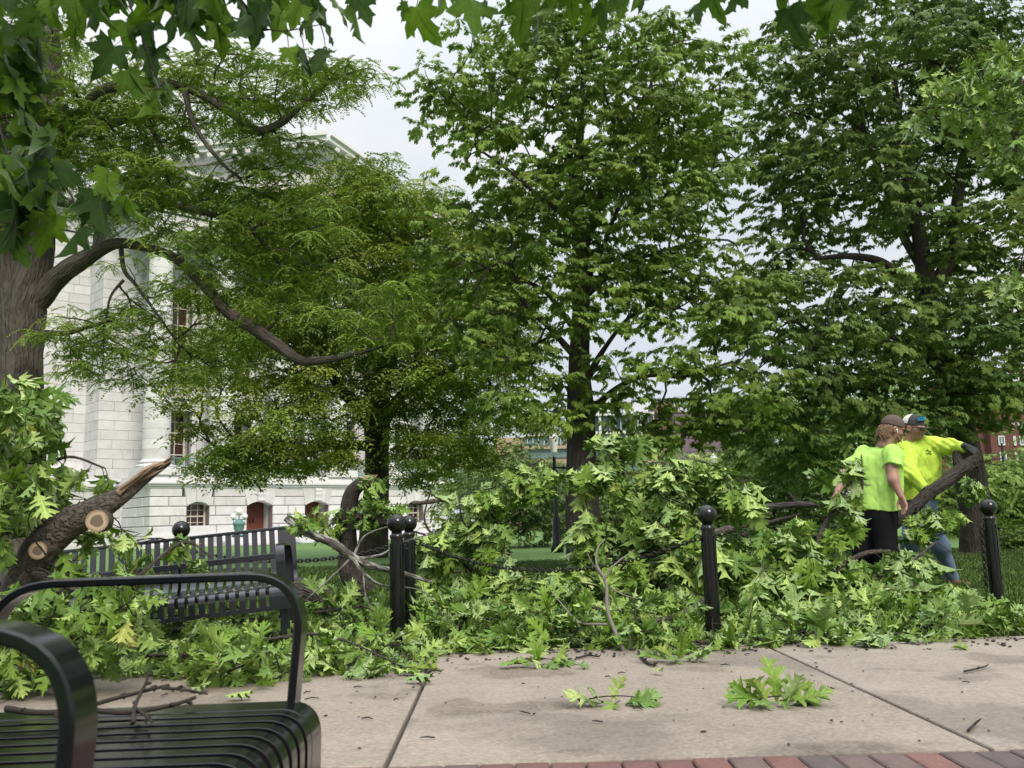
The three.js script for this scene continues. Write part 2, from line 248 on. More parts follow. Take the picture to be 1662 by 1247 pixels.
// low leaves for the tall trees: a spray is a short twig with its leaves, some metres of them make a crown
function starLeaf(acc, m, pts, fold) {
  const c = V(0, 0.32, 0.0).applyMatrix4(m), n = V(0, 0, 1).transformDirection(m), b = acc.p.length / 3, put = (v, q) => { acc.p.push(v.x, v.y, v.z); acc.n.push(q.x, q.y, q.z); acc.u.push(0, 0); };
  put(c, n);
  const o = [...pts.map(([x, y]) => [x, y]), ...pts.slice(1, -1).reverse().map(([x, y]) => [-x, y])];
  for (const [x, y] of o) { const v = V(x, y, Math.abs(x) * fold - y * y * 0.22).applyMatrix4(m); put(v, V(-Math.sign(x) * fold, y * 0.35, 1).transformDirection(m)); }
  for (let i = 0; i < o.length; i++) acc.i.push(b, b + 1 + i, b + 1 + (i + 1) % o.length);
}
const M5 = [[0, 0], [0.2, -0.06], [0.4, 0.02], [0.3, 0.2], [0.55, 0.5], [0.22, 0.44], [0.22, 0.7], [0, 1]];
const LANCE = [[0, 0], [0.2, 0.3], [0.17, 0.65], [0, 1]];
const OVAL = [[0, 0], [0.3, 0.25], [0.3, 0.6], [0, 1]];
function leaflet(acc, m, w) {                                  // a small two-faced leaflet
  const b = acc.p.length / 3; for (const [x, y, z, nx] of [[0, 0, 0, 0], [w, 0.45, 0.06, -0.35], [0, 1, -0.12, 0], [-w, 0.45, 0.06, 0.35]]) { const v = V(x, y, z).applyMatrix4(m), n = V(nx, 0.2, 1).transformDirection(m); acc.p.push(v.x, v.y, v.z); acc.n.push(n.x, n.y, n.z); acc.u.push(0, 0); }
  acc.i.push(b, b + 1, b + 2, b, b + 2, b + 3);
}
function spray(kind, seed) {
  const r = rng(seed), a = new Acc(), tw = 0.003;
  if (kind === 'pinnate' || kind === 'ash') {                 // feathery compound leaves, hanging in a tuft
    const big = kind === 'ash', leaves = big ? 5 : 5;
    for (let k = 0; k < leaves; k++) {
      const az = k / leaves * 6.28 + r(), L = (big ? 0.26 : 0.2) * (0.7 + 0.6 * r()), el = 0.35 * (r() - 0.4), d = V(Math.cos(az) * Math.cos(el), Math.sin(el), Math.sin(az) * Math.cos(el)), o = V(0, 0, 0).addScaledVector(d, 0.02);
      const nl = big ? 5 : 9;
      for (let i = 1; i <= nl; i++) for (const s of [1, -1]) {
        const t = i / nl, p = o.clone().addScaledVector(d, L * t).add(V(0, -L * 0.55 * t * t, 0)), side = V(0, 0, 0).crossVectors(d, V(0, 1, 0)).multiplyScalar(s).addScaledVector(d, 0.55).add(V(0, -0.35 * r() - t * 0.3, 0));
        leaflet(a, basis(p, side, V((r() - 0.5) * 0.8, 1, (r() - 0.5) * 0.8), (big ? 0.085 : 0.044) * (0.8 + 0.4 * r())), big ? 0.24 : 0.3);
      }
    }
    return a.build();
  }
  const star = kind === 'maple', n = star ? 11 : 14, L = 0.34;
  a.path([V(0, 0, 0), V(0, 0.01, L * 0.5), V(0, -0.05, L)], [tw, tw * 0.8, tw * 0.4], { rad: 3, cap: false });
  for (let k = 0; k < n; k++) {
    const t = 0.1 + 0.9 * k / (n - 1), s = k % 2 ? 1 : -1, p = V(0, -0.03 * t, L * t), d = V(s * (1 - t * 0.6) + (r() - 0.5) * 0.5, -0.25 - 0.7 * r(), 0.5 + t * 0.5);
    p.addScaledVector(d.normalize(), 0.04);
    const mm = basis(p, d, V((r() - 0.5) * 1.2, 1, (r() - 0.5) * 1.2), (star ? 0.125 : 0.11) * (0.7 + 0.6 * r())); star ? starLeaf(a, mm, M5, 0.2) : leaflet(a, mm, 0.27);
  }
  return a.build();
}
const SPR = Object.fromEntries(['maple', 'oval', 'pinnate', 'ash'].map((k) => [k, [1, 2, 3].map((s) => spray(k, s * 71 + k.length))]));
const crownMat = (o = {}) => new THREE.MeshPhysicalMaterial({ color: 0xffffff, roughness: 0.6, transmission: 0.5, thickness: 0, specularIntensity: 0.22, ...o });
const crownM = crownMat();

// ------------------------------------------------------------------ growth: limbs given by hand, twigs that reach for the tufts
function scatter(blobs, r, minD, hole = 0, hf = 0.9) {          // blobs: [px, py, rx, ry, depth, rz(m), count]
  const out = [];
  for (const [px, py, rx, ry, dep, rz, n] of blobs) {
    let made = 0, tries = 0;
    while (made < n && tries++ < n * 30) {
      const q = rdir(r).multiplyScalar(Math.pow(r(), 0.42)), p = at(px + q.x * rx, py + q.y * ry, dep + q.z * rz);
      if (p.y < 0.08 && minD > 0.3) continue; if (p.y < 0.03) p.y = 0.03 + 0.05 * r();
      if (hole && fbm3(p.x * hf, p.y * hf * 1.3, p.z * hf, 2) < hole) continue;
      if (out.some((o) => o.distanceToSquared(p) < minD * minD)) continue;
      out.push(p); made++;
    }
  }
  return out;
}
// limbs: [[ [px,py,depth,radius m], ... ], ...]; returns bark geometry and the tips with their directions
function grow(limbs, tips, r, { rTip = 0.006, step = 0.35, rad = 7, lump = 0.06, bs = 0.5, expo = 0.5, back = 0.25, sag = 0.1, n = 6, wob = 0.12 } = {}) {
  const acc = new Acc(), thin = new Acc(), nodes = [];
  for (const L of limbs) {
    const pts = L.map(([x, y, d, , w]) => w ? V(x, y, d) : at(x, y, d)), rs = L.map((q) => q[3]);
    const P = acc.curve(pts, rs, (L.length - 1) * n, { rad: rs[0] > 0.12 ? 16 : rad, lump: rs[0] > 0.03 ? lump : 0, seed: L.length, rep: Math.max(1, Math.round(rs[0] * 6.28 / bs)), vs: 2.2 * bs });
    P.forEach((p, i) => nodes.push({ p, dir: V(0, 0, 0).subVectors(P[Math.min(i + 1, P.length - 1)], P[Math.max(i - 1, 0)]).normalize(), par: null, load: 0, fixed: true, len: i * 0.02, r: rs[Math.min(rs.length - 1, Math.round(i / n))], ok: i > P.length * (L === limbs[0] ? 0.3 : 0.12) }));
  }
  const base = nodes.length, order = tips.map((t) => ({ t, d: Math.min(...nodes.filter((q) => q.ok).map((q) => q.p.distanceTo(t))) })).sort((a, b) => a.d - b.d), chains = [], ends = [];
  for (const { t } of order) {
    let best = null, bc = 1e9;
    for (const q of nodes) { if (q.fixed && !q.ok) continue; const c = q.p.distanceTo(t) + back * q.len; if (c < bc) { bc = c; best = q; } }
    const D = best.p.distanceTo(t), k = Math.max(4, Math.ceil(D / step)), dir = V(0, 0, 0).subVectors(t, best.p), out = best.dir ?? dir.clone().normalize(), chain = [best], side = rdir(r).multiplyScalar(D * wob);
    for (let i = 1; i <= k; i++) {
      const s = i / k, p = best.p.clone().addScaledVector(dir, s).addScaledVector(out, D * 0.55 * s * (1 - s)).addScaledVector(side, s * (1 - s) * 2); p.y += sag * D * s * (1 - s) * 2;
      if (i < k) p.add(rdir(r).multiplyScalar(D * 0.04)); const nd = { p, par: chain[i - 1], load: 0, len: best.len + D * s, dir: dir.clone().normalize() };
      nodes.push(nd); chain.push(nd);
    }
    chains.push(chain); ends.push(chain[k]);
  }
  for (const e of ends) for (let q = e; q; q = q.par) q.load++;
  for (const c of chains) { const R = c.map((q, i) => q.fixed ? Math.min(rTip * Math.pow(c[1].load, expo) * 1.1, q.r * 0.8) : rTip * Math.pow(q.load, expo)); R[R.length - 1] = Math.max(0.0012, rTip * 0.5); thin.path(c.map((q) => q.p), R, { rad: R[0] > 0.02 ? 6 : 4, cap: false, rep: 1, vs: 1.1 }); }
  return { trunk: acc.build(), twigs: chains.length ? thin.build() : null, tips: ends.map((e) => ({ p: e.p, dir: V(0, 0, 0).subVectors(e.p, e.par.p).normalize() })) };
}
// a standing tree
function tree(name, label, { limbs, blobs, minD = 0.45, hole = 0, hf = 0.9, kind, seed, per = 9, R = 0.5, size = 1, flat = 0.55, color, bark: bm, sag = 0.1, rTip = 0.006, vary = 0.3, step = 0.4, yel = 0.15, extra = [], veil = [], group }) {
  const r = rng(seed), tips = [...scatter(blobs, r, minD, hole, hf), ...scatter(extra, r, minD)], g = grow(limbs, tips, r, { rTip, sag, step, expo: 0.48 }), root = thing(name, label, 'tree', V(at(...limbs[0][0].slice(0, 3)).x, 0, -limbs[0][0][2]), group);
  part('trunk', rel(g.trunk, root), bm, root); if (g.twigs) part('branches', rel(g.twigs, root), bm, root, true);
  const mats = [[], [], []], cols = [[], [], []], q = new THREE.Quaternion(), e = new THREE.Euler(0, 0, 0, 'YXZ');
  for (const t of g.tips) {
    const lum = 1 + (r() - 0.5) * vary, yl = r() * yel, n = Math.round(per * (0.6 + 0.8 * r()));
    for (let k = 0; k < n; k++) {
      const o = rdir(r).multiplyScalar(R * Math.pow(r(), 0.5)); o.y *= flat; if (veil.length) { const c = t.p.clone().add(o), s = c.clone().project(camera); if (veil.some(([x, y, rad, d]) => c.z > -d && Math.hypot((s.x + 1) * CX - x, (1 - s.y) * CY - y) < rad)) continue; } const v = Math.floor(r() * 3), s = size * (0.75 + 0.5 * r());
      e.set(0.15 + (r() - 0.5) * 1.0, Math.atan2(o.x, o.z) + (r() - 0.5) * 1.2, (r() - 0.5) * 0.8); q.setFromEuler(e);
      mats[v].push(new THREE.Matrix4().compose(t.p.clone().add(o).sub(root.position), q, V(s, s, s))); const l = lum * (0.8 + 0.4 * r()), y = yl + r() * yel * 0.6; cols[v].push(rgb(color[0] * l * (1 + y * 1.6), color[1] * l * (1 + y * 0.6), color[2] * l));
    }
  }
  mats.forEach((m, v) => { const im = shade(new THREE.InstancedMesh(SPR[kind][v], crownM, m.length)); im.name = 'crown'; im.userData.kind = 'stuff'; m.forEach((x, i) => { im.setMatrixAt(i, x); im.setColorAt(i, cols[v][i]); }); root.add(im); });
  return root;
}

// ------------------------------------------------------------------ ground, lawn, pavement
const grassTex = tex(512, 512, (u, v) => { const f = fbmP(u, v, 8, 8, 6, 2), g = fbmP(u, v, 40, 40, 3, 6); return [0.06 + 0.09 * f * g, 0.12 + 0.17 * f * g, 0.025 + 0.025 * f]; });
struct(shade(new THREE.Mesh(new THREE.PlaneGeometry(1200, 1200).rotateX(-Math.PI / 2), std({ map: rep(grassTex, 500, 500), bumpMap: rep(tex(256, 256, (u, v) => fbmP(u, v, 30, 30, 3, 12), false), 500, 500), bumpScale: 0.03, roughness: 1 }))), 'lawn');
{
  const r = rng(5), a = new Acc();
  for (let k = 0; k < 9; k++) {                                // a tuft of blades
    const x = (r() - 0.5) * 0.1, z = (r() - 0.5) * 0.1, h = 0.045 + 0.06 * r(), an = r() * 6.28, w = 0.0035, lx = Math.cos(an) * h * 0.55 * r(), lz = Math.sin(an) * h * 0.55 * r(), sx = Math.cos(an + 1.57) * w, sz = Math.sin(an + 1.57) * w, b = a.p.length / 3;
    for (const [t, f] of [[0, 1], [0.55, 0.8], [1, 0]]) for (const s of f ? [1, -1] : [0]) { a.p.push(x + lx * t * t + sx * f * s, h * t, z + lz * t * t + sz * f * s); a.n.push(Math.cos(an) * 0.4, 0.9, Math.sin(an) * 0.4); a.u.push(0, 0); }
    a.i.push(b, b + 1, b + 2, b + 1, b + 3, b + 2, b + 2, b + 3, b + 4);
  }
  const N = 34000, im = shade(new THREE.InstancedMesh(a.build(), crownMat({ roughness: 0.7 }), N)), m = new THREE.Matrix4(), q = new THREE.Quaternion(), up = V(0, 1, 0);
  for (let i = 0; i < N; i++) {
    const d = 5.72 + 13 * Math.pow(r(), 1.6), f = r(), x = (-0.56 + 1.14 * f) * d, s = 0.7 + 0.7 * r(), c = 0.75 + 0.5 * r() + 0.25 * fbm3(x, 0, d, 2);
    m.compose(V(x, 0, -d), q.setFromAxisAngle(up, r() * 6.28), V(s * (1 + d * 0.05), s * 0.65, s * (1 + d * 0.05))); im.setMatrixAt(i, m); im.setColorAt(i, rgb(0.16 * c, 0.27 * c, 0.05 * c));
  }
  im.name = 'grass'; im.userData.kind = 'stuff'; tag(im, 'mown green grass blades beyond the concrete pavement', 'grass'); scene.add(im);
}
const concH = (u, v) => 0.55 * fbmP(u, v, 90, 90, 3, 21) + 0.45 * fbmP(u, v, 24, 24, 3, 22);
const concMap = tex(1024, 1024, (u, v) => {
  const cr = Math.abs(fbmP(u, v, 5, 5, 5, 47) - 0.5), crack = fbmP(u, v, 4, 4, 2, 48) > 0.56 ? 1 - THREE.MathUtils.smoothstep(cr, 0.0012, 0.004) : 0, damp = THREE.MathUtils.smoothstep(fbmP(u, v, 4, 5, 5, 49), 0.52, 0.7);
  const big = fbmP(u, v, 3, 3, 4, 41), mid = fbmP(u, v, 14, 14, 3, 43), sp = fbmP(u, v, 220, 220, 2, 44), st = THREE.MathUtils.smoothstep(fbmP(u, v, 6, 6, 4, 45), 0.6, 0.72), k = 0.78 + 0.3 * big + 0.16 * (mid - 0.5) + 0.5 * (sp - 0.5);
  const q = (1 - 0.35 * crack) * (1 - 0.28 * damp); return [(0.262 * k - 0.07 * st) * q, (0.226 * k - 0.064 * st) * q, (0.184 * k - 0.056 * st) * q];
});
const concBump = tex(1024, 1024, (u, v) => concH(u, v), false);
const concMats = [0, 1, 2, 3].map((i) => { const c = [[1, 1, 1], [0.94, 0.94, 0.95], [1.04, 1.03, 1.0], [0.97, 0.96, 0.94]][i], off = (t) => { const q = rep(t, 0.42, 0.42); q.offset.set(i * 0.37, i * 0.21); return q; }; return std({ color: rgb(...c), map: off(concMap), bumpMap: off(concBump), bumpScale: 0.0035, roughness: 0.93 }); });
const topUV = (g, dx = 0, dz = 0) => { const p = g.attributes.position, u = new Float32Array(p.count * 2); for (let i = 0; i < p.count; i++) { u[2 * i] = p.getX(i) + dx; u[2 * i + 1] = p.getZ(i) + p.getY(i) + dz; } g.setAttribute('uv', new THREE.BufferAttribute(u, 2)); return g; };
const pave = new THREE.Group(); struct(pave, 'pavement');
{
  part('joint_bed', topUV(box(40, 0.02, 2.9, 0, 0.006, -4.42)), std({ color: rgb(0.05, 0.045, 0.04), roughness: 1 }), pave);
  // slab corners follow the two slightly skew joints of the pavement
  const cuts = [-20, -12.2, -10.2, -8.2, -6.2, -4.25, -2.33, -0.43, 1.47, 3.4, 5.35, 7.3, 20], near = -3.035, far = -5.62, r = rng(3);
  for (let i = 0; i < cuts.length - 1; i++) {
    const skew = (x) => x * 0.012, gap = 0.008, y0 = 0, y1 = 0.04 + (r() - 0.5) * 0.004, b = 0.007;
    const ring = (y, k) => [[cuts[i] + gap + k, near - k], [cuts[i + 1] - gap - k, near - k], [cuts[i + 1] - gap - k - 0.06 + skew(1), far + k], [cuts[i] + gap + k - 0.06 + skew(1), far + k]].map(([x, z]) => [x, y, z]);
    const rings = [ring(y0, 0), ring(y1 - b, 0), ring(y1 - b * 0.3, b * 0.35), ring(y1, b)], pos = [];
    const quad = (a, c, d, e) => pos.push(...a, ...c, ...d, ...a, ...d, ...e);
    for (let k = 0; k < 3; k++) for (let j = 0; j < 4; j++) quad(rings[k][j], rings[k][(j + 1) % 4], rings[k + 1][(j + 1) % 4], rings[k + 1][j]);
    quad(...rings[3]);
    const g = new THREE.BufferGeometry(); g.setAttribute('position', new THREE.Float32BufferAttribute(pos, 3)); g.computeVertexNormals(); topUV(g);
    part('slab', g, concMats[i % 4], pave);
  }
}
const brickTex = tex(256, 256, (u, v) => { const f = fbmP(u, v, 6, 6, 5, 61), s = fbmP(u, v, 60, 60, 2, 62), k = 0.62 + 0.5 * f + 0.35 * (s - 0.5); return [k, k * 0.98, k * 0.97]; });
const brickBump = tex(256, 256, (u, v) => 0.6 * fbmP(u, v, 50, 50, 2, 63) + 0.4 * fbmP(u, v, 8, 8, 3, 64), false);
const brickMats = [[0.15, 0.074, 0.06], [0.17, 0.088, 0.072], [0.108, 0.08, 0.077], [0.125, 0.088, 0.082], [0.135, 0.07, 0.06], [0.088, 0.07, 0.07]].map((c) => std({ color: rgb(...c), map: brickTex, bumpMap: brickBump, bumpScale: 0.004, roughness: 0.9 }));
const brickGeo = (w, d) => { const p = [], h = 0.05, b = 0.005, R = (y, k) => [[-w / 2 + k, y, d / 2 - k], [w / 2 - k, y, d / 2 - k], [w / 2 - k, y, -d / 2 + k], [-w / 2 + k, y, -d / 2 + k]], L = [R(0, 0), R(h - b, 0), R(h, b)], q = (a, c, e, f) => p.push(...a, ...c, ...e, ...a, ...e, ...f); for (let k = 0; k < 2; k++) for (let j = 0; j < 4; j++) q(L[k][j], L[k][(j + 1) % 4], L[k + 1][(j + 1) % 4], L[k + 1][j]); q(...L[2]); const g = new THREE.BufferGeometry(); g.setAttribute('position', new THREE.Float32BufferAttribute(p, 3)); g.computeVertexNormals(); const u = new Float32Array(p.length / 3 * 2); for (let i = 0; i < p.length / 3; i++) { u[2 * i] = p[3 * i] * 2.2 + 0.5; u[2 * i + 1] = (p[3 * i + 2] + p[3 * i + 1]) * 2.2 + 0.5; } g.setAttribute('uv', new THREE.BufferAttribute(u, 2)); return g; };
const paving = new THREE.Group(); struct(paving, 'brick_paving');
{
  const r = rng(17), soldier = brickGeo(0.104, 0.206), stretcher = brickGeo(0.206, 0.1), rest = [[], []];
  part('mortar_bed', topUV(box(30, 0.02, 5.1, 0, 0.006, -0.46)), std({ color: rgb(0.09, 0.075, 0.065), roughness: 1 }), paving);
  const lay = (x, z, soldierCourse, run) => {
    const tone = run !== undefined ? run : (r() < 0.55 ? [0, 1, 4][Math.floor(r() * 3)] : [2, 3, 5][Math.floor(r() * 3)]), y = -0.012 + (r() - 0.5) * 0.005, turn = (r() - 0.5) * 0.02;
    const shown = z < -2.55 && x > -1.75 && x < 2.0;
    if (shown) { const m = part('brick', soldierCourse ? soldier : stretcher, brickMats[tone], paving); m.position.set(x, y, z); m.rotation.y = turn + (r() < 0.5 ? Math.PI : 0); } else rest[soldierCourse ? 0 : 1].push([x, y, z, turn, tone]);
  };
  // the border course: dark purple bricks to the left, red ones, then mixed
  for (let k = -30; k < 40; k++) { const x = k * 0.11 + 0.03; lay(x, -3.03 + 0.113 - 0.004, true, x < -0.12 ? [2, 3, 2, 5][Math.floor(r() * 4)] : x < 0.42 ? [0, 4, 1][Math.floor(r() * 3)] : x < 0.82 ? [4, 0, 3][Math.floor(r() * 3)] : x < 1.05 ? [5, 3, 2][Math.floor(r() * 3)] : undefined); }
  for (let j = 0; j < 40; j++) for (let k = -15; k < 20; k++) lay(k * 0.212 + (j % 2) * 0.106, -3.03 + 0.113 + 0.157 + j * 0.106, false);
  rest.forEach((q, i) => { const im = shade(new THREE.InstancedMesh(i ? stretcher : soldier, std({ map: brickTex, bumpMap: brickBump, bumpScale: 0.004, roughness: 0.9 }), q.length)), m = new THREE.Matrix4(), e = new THREE.Quaternion(); q.forEach(([x, y, z, t, tone], k) => { im.setMatrixAt(k, m.compose(V(x, y, z), e.setFromAxisAngle(V(0, 1, 0), t), V(1, 1, 1))); im.setColorAt(k, brickMats[tone].color); }); im.name = 'brick'; im.userData.kind = 'stuff'; paving.add(im); });
}

// ------------------------------------------------------------------ the white stone building with its portico
const stoneTex = tex(512, 512, (u, v) => { const f = fbmP(u, v, 5, 5, 5, 81), vein = Math.abs(fbmP(u, v, 4, 4, 5, 82) - 0.5), st = THREE.MathUtils.smoothstep(fbmP(u, v, 10, 2, 4, 83), 0.55, 0.8), k = 0.88 + 0.2 * f - 0.1 * (1 - THREE.MathUtils.smoothstep(vein, 0, 0.03)) - 0.13 * st; return [k, k * 0.995, k * 0.99]; });
const stoneMats = [0.59, 0.55, 0.62, 0.57, 0.53].map((c, i) => { const t = rep(stoneTex, 0.5, 0.5); t.offset.set(i * 0.31, i * 0.17); return std({ color: rgb(c, c * 1.0, c * 1.03), map: t, roughness: 0.85 }); });
const stone = stoneMats[0], joint = std({ color: rgb(0.26, 0.24, 0.235), roughness: 1 }), groove = std({ color: rgb(0.2, 0.165, 0.16), roughness: 1 });
const redDoor = std({ color: rgb(0.13, 0.035, 0.018), roughness: 0.5 }), sash = std({ color: rgb(0.55, 0.53, 0.47), roughness: 0.6 }), darkGlass = new THREE.MeshPhysicalMaterial({ color: rgb(0.05, 0.022, 0.022), roughness: 0.08, specularIntensity: 1 }), verdigris = std({ color: rgb(0.09, 0.2, 0.185), roughness: 0.7 });
const UA = 47 * Math.PI / 180, P0 = at(242, 860, 48);
const capitol = thing('stone_building', 'white stone building with columns, pediment and arched ground floor behind the trees', 'building', V(P0.x, 0, P0.z));
capitol.rotation.y = Math.PI / 2 - UA;                         // x along the front, receding to the right; z out of the front
const blockCache = new Map();
function blockGeo(w, h, d, b = 0.012) {                        // front, sides and top of a dressed stone, its front edges chamfered
  const key = [w, h, d, b].map((x) => x.toFixed(3)).join(); if (blockCache.has(key)) return blockCache.get(key);
  const p = [], R = (z, k) => [[-w / 2 + k, -h / 2 + k, z], [w / 2 - k, -h / 2 + k, z], [w / 2 - k, h / 2 - k, z], [-w / 2 + k, h / 2 - k, z]], L = [R(-d, 0), R(-b, 0), R(0, b)], q = (a, c, e, f) => p.push(...a, ...c, ...e, ...a, ...e, ...f);
  for (let k = 0; k < 2; k++) for (let j = 0; j < 4; j++) q(L[k][j], L[k][(j + 1) % 4], L[k + 1][(j + 1) % 4], L[k + 1][j]); q(...L[2]);
  const g = new THREE.BufferGeometry(); g.setAttribute('position', new THREE.Float32BufferAttribute(p, 3)); g.computeVertexNormals(); const u = new Float32Array(p.length / 3 * 2), s = blockCache.size * 0.37; for (let i = 0; i < p.length / 3; i++) { u[2 * i] = p[3 * i] + s; u[2 * i + 1] = p[3 * i + 1] + p[3 * i + 2] + s; } g.setAttribute('uv', new THREE.BufferAttribute(u, 2)); blockCache.set(key, g); return g;
}
const bw = rng(29);
// a wall of stone courses; [x0, z0] to [x1, z1] in plan (its outside to the right hand of that way), with openings [a, b, y0, y1] along it
function courses(parent, x0, z0, x1, z1, y0, ch, count, len, { gap = 0.012, chamfer = 0.012, depth = 0.3, holes = [], back = joint } = {}) {
  const L = Math.hypot(x1 - x0, z1 - z0), a = Math.atan2(-(z1 - z0), x1 - x0), wall = new THREE.Group(); wall.name = 'wall'; wall.position.set(x0, 0, z0); wall.rotation.y = a; parent.add(wall);
  const solid = [];                                            // what shows in the joints
  const ys = [...new Set([y0, y0 + ch * count, ...holes.flatMap((h) => [h[2], h[3]])])].filter((y) => y >= y0 && y <= y0 + ch * count).sort((p, q) => p - q);
  for (let i = 0; i < ys.length - 1; i++) { const ym = (ys[i] + ys[i + 1]) / 2; let x = 0.06; for (const h of [...holes.filter((h) => ym > h[2] && ym < h[3]).sort((p, q) => p[0] - q[0]), [L - 0.06, L]]) { if (h[0] - x > 0.01) solid.push(box(h[0] - x, ys[i + 1] - ys[i], depth, (x + h[0]) / 2, ym, -depth / 2 - 0.03 - chamfer)); x = h[1]; } }
  if (solid.length) part('joint_backing', merge(solid), back, wall);
  for (let j = 0; j < count; j++) {
    const ya = y0 + j * ch, yb = ya + ch, ym = (ya + yb) / 2, cuts = [0]; let x = len * (j % 2 ? 0.5 : 1) * (0.85 + 0.3 * bw());
    while (x < L - len * 0.3) { cuts.push(x); x += len * (0.75 + 0.5 * bw()); } cuts.push(L);
    let segs = []; for (let i = 0; i < cuts.length - 1; i++) segs.push([cuts[i], cuts[i + 1]]);
    for (const h of holes) if (ym > h[2] && ym < h[3]) segs = segs.flatMap(([s, e]) => e <= h[0] || s >= h[1] ? [[s, e]] : [[s, Math.min(e, h[0])], [Math.max(s, h[1]), e]]).filter(([s, e]) => e - s > 0.06);
    for (const [s, e] of segs) { const m = part('stone_block', blockGeo(Math.round((e - s - gap) * 50) / 50, ch - gap, 0.1, chamfer), stoneMats[Math.floor(bw() * 5)], wall); m.position.set((s + e) / 2, ym, 0); }
  }
  return wall;
}
const HZ = 0.6;                                                // where the ground floor's plinth begins
{
  const B = capitol, W = 19.6, bays = [2.6, 6.2, 9.85, 13.45, 17.05], cols = [0.6, 4.25, 8, 11.65, 15.3, 18.95];
  const sp = (name, g, m = stone) => part(name, g, m, B);
  sp('plinth', merge([box(W + 0.5, 0.7, 4.6, W / 2, 0.25, -2.05), box(W + 1.2, 0.25, 5.4, W / 2, 0.02, -1.9), box(26, 0.7, 2, -13, 0.25, -4.85), box(W + 0.3, 0.12, 0.5, W / 2, HZ + 0.05, -0.1)]));
  // ground floor: banded stones with deep grooves, arched openings under keystones
  const openH = bays.map((b, i) => i === 0 || i === 4 ? [b - 0.62, b + 0.62, 0.9, 2.3] : [b - 0.78, b + 0.78, 0.3, 2.3]);
  courses(B, 0, 0, W, 0, HZ, 0.51, 4, 2.1, { gap: 0.035, chamfer: 0.03, depth: 0.5, holes: bays.map((b, i) => { const w = i === 0 || i === 4 ? 0.62 : 0.78; return [b - w, b + w, i === 0 || i === 4 ? 0.9 : 0.3, 2.6]; }), back: groove });
  courses(B, 0, -4, 0, 0, HZ, 0.51, 4, 2.1, { gap: 0.035, chamfer: 0.03, depth: 0.5, back: groove });
  courses(B, -26, -4.0, 0, -4.0, HZ, 0.51, 4, 2.1, { gap: 0.035, chamfer: 0.03, depth: 0.5, back: groove });
  // frieze stones over the arches: splayed voussoirs and a scrolled keystone on the doors
  const fz = [];
  bays.forEach((b, i) => {
    const w = i === 0 || i === 4 ? 0.62 : 0.78, arch = (x) => 2.16 + 0.22 * (1 - (x / w) ** 2), top = 3.1;
    for (let k = -2; k <= 2; k++) {
      const xa = (k - 0.5) / 2.5 * w, xb = (k + 0.5) / 2.5 * w, s = 1.28, g = new THREE.Shape([[xa + 0.008, arch(xa)], [xb - 0.008, arch(xb)], [xb * s - 0.008, top], [xa * s + 0.008, top]].map(([x, y]) => new THREE.Vector2(x, y)));
      const m = part('voussoir', new THREE.ExtrudeGeometry(g, { depth: 0.55, bevelEnabled: true, bevelSize: 0.015, bevelThickness: 0.02, bevelSegments: 1 }), stoneMats[Math.floor(bw() * 5)], B); m.position.set(b, 0, -0.53 + (k === 0 ? 0.06 : 0));
    }
    if (i > 0 && i < 4) { const sc = []; for (const y of [2.45, 2.78, 3.0]) sc.push(new THREE.CylinderGeometry(0.1 - (y - 2.4) * -0.02, 0.1, 0.42, 14).rotateZ(Math.PI / 2).translate(b, y, 0.12)); sc.push(rbox(0.4, 0.72, 0.16, 0.03, b, 2.72, 0.1)); for (const x of [-0.12, 0, 0.12]) sc.push(rbox(0.06, 0.66, 0.06, 0.02, b + x, 2.72, 0.19)); sp('keystone', merge(sc)); }
    // splayed jambs and what fills the opening
    sp('jamb', merge([box(0.12, 2.1, 0.9, b - w - 0.06, 1.25, -0.95), box(0.12, 2.1, 0.9, b + w + 0.06, 1.25, -0.95), box(2 * w + 0.3, 0.8, 0.1, b, 2.75, -1.3)]), stoneMats[2]);
    if (i === 0 || i === 4) {
      const f = new THREE.Group(); f.name = 'window'; f.position.set(b, 0, -0.55); B.add(f);
      part('pane', box(2 * w - 0.1, 1.5, 0.02, 0, 1.6, -0.05), darkGlass, f);
      const bars = [box(0.09, 1.5, 0.1, -w + 0.045, 1.6, 0), box(0.09, 1.5, 0.1, w - 0.045, 1.6, 0), box(2 * w, 0.1, 0.12, 0, 0.95, 0.01), box(2 * w, 0.08, 0.1, 0, 2.28, 0), box(2 * w - 0.18, 0.07, 0.08, 0, 1.6, 0.012)];
      for (const x of [-0.19, 0.19]) bars.push(box(0.035, 1.3, 0.05, x, 1.6, 0)); for (const y of [1.27, 1.93]) bars.push(box(2 * w - 0.18, 0.035, 0.045, 0, y, 0.003));
      part('frame', merge(bars), sash, f); part('sill', box(2 * w + 0.2, 0.1, 0.7, 0, 0.86, 0.15), stoneMats[3], f);
    } else {
      const d = new THREE.Group(); d.name = 'door'; d.position.set(b, 0, -1.1); B.add(d);
      const leaf = []; for (const s of [-1, 1]) { leaf.push(box(w - 0.02, 2.3, 0.08, s * w / 2, 1.35, 0)); for (const y of [0.75, 1.45, 2.05]) leaf.push(rbox(w * 0.62, 0.5, 0.05, 0.015, s * w / 2, y, 0.045)); }
      part('door_leaf', merge(leaf), redDoor, d); for (const s of [-1, 1]) part('handle', rbox(0.04, 0.25, 0.06, 0.01, s * 0.09, 1.3, 0.08), M.chain, d);
    }
  });
  let px = 0; for (const b of [...bays, 99]) { const e = b === 99 ? W : b - 0.9; if (e > px + 0.1) { const n = Math.max(1, Math.round((e - px) / 1.4)); for (let k = 0; k < n; k++) { const w = (e - px) / n, m = part('frieze_stone', blockGeo(Math.round((w - 0.012) * 50) / 50, 0.44, 0.5, 0.012), stoneMats[Math.floor(bw() * 5)], B); m.position.set(px + w * (k + 0.5), 2.88, 0); } } px = b + 0.9; }
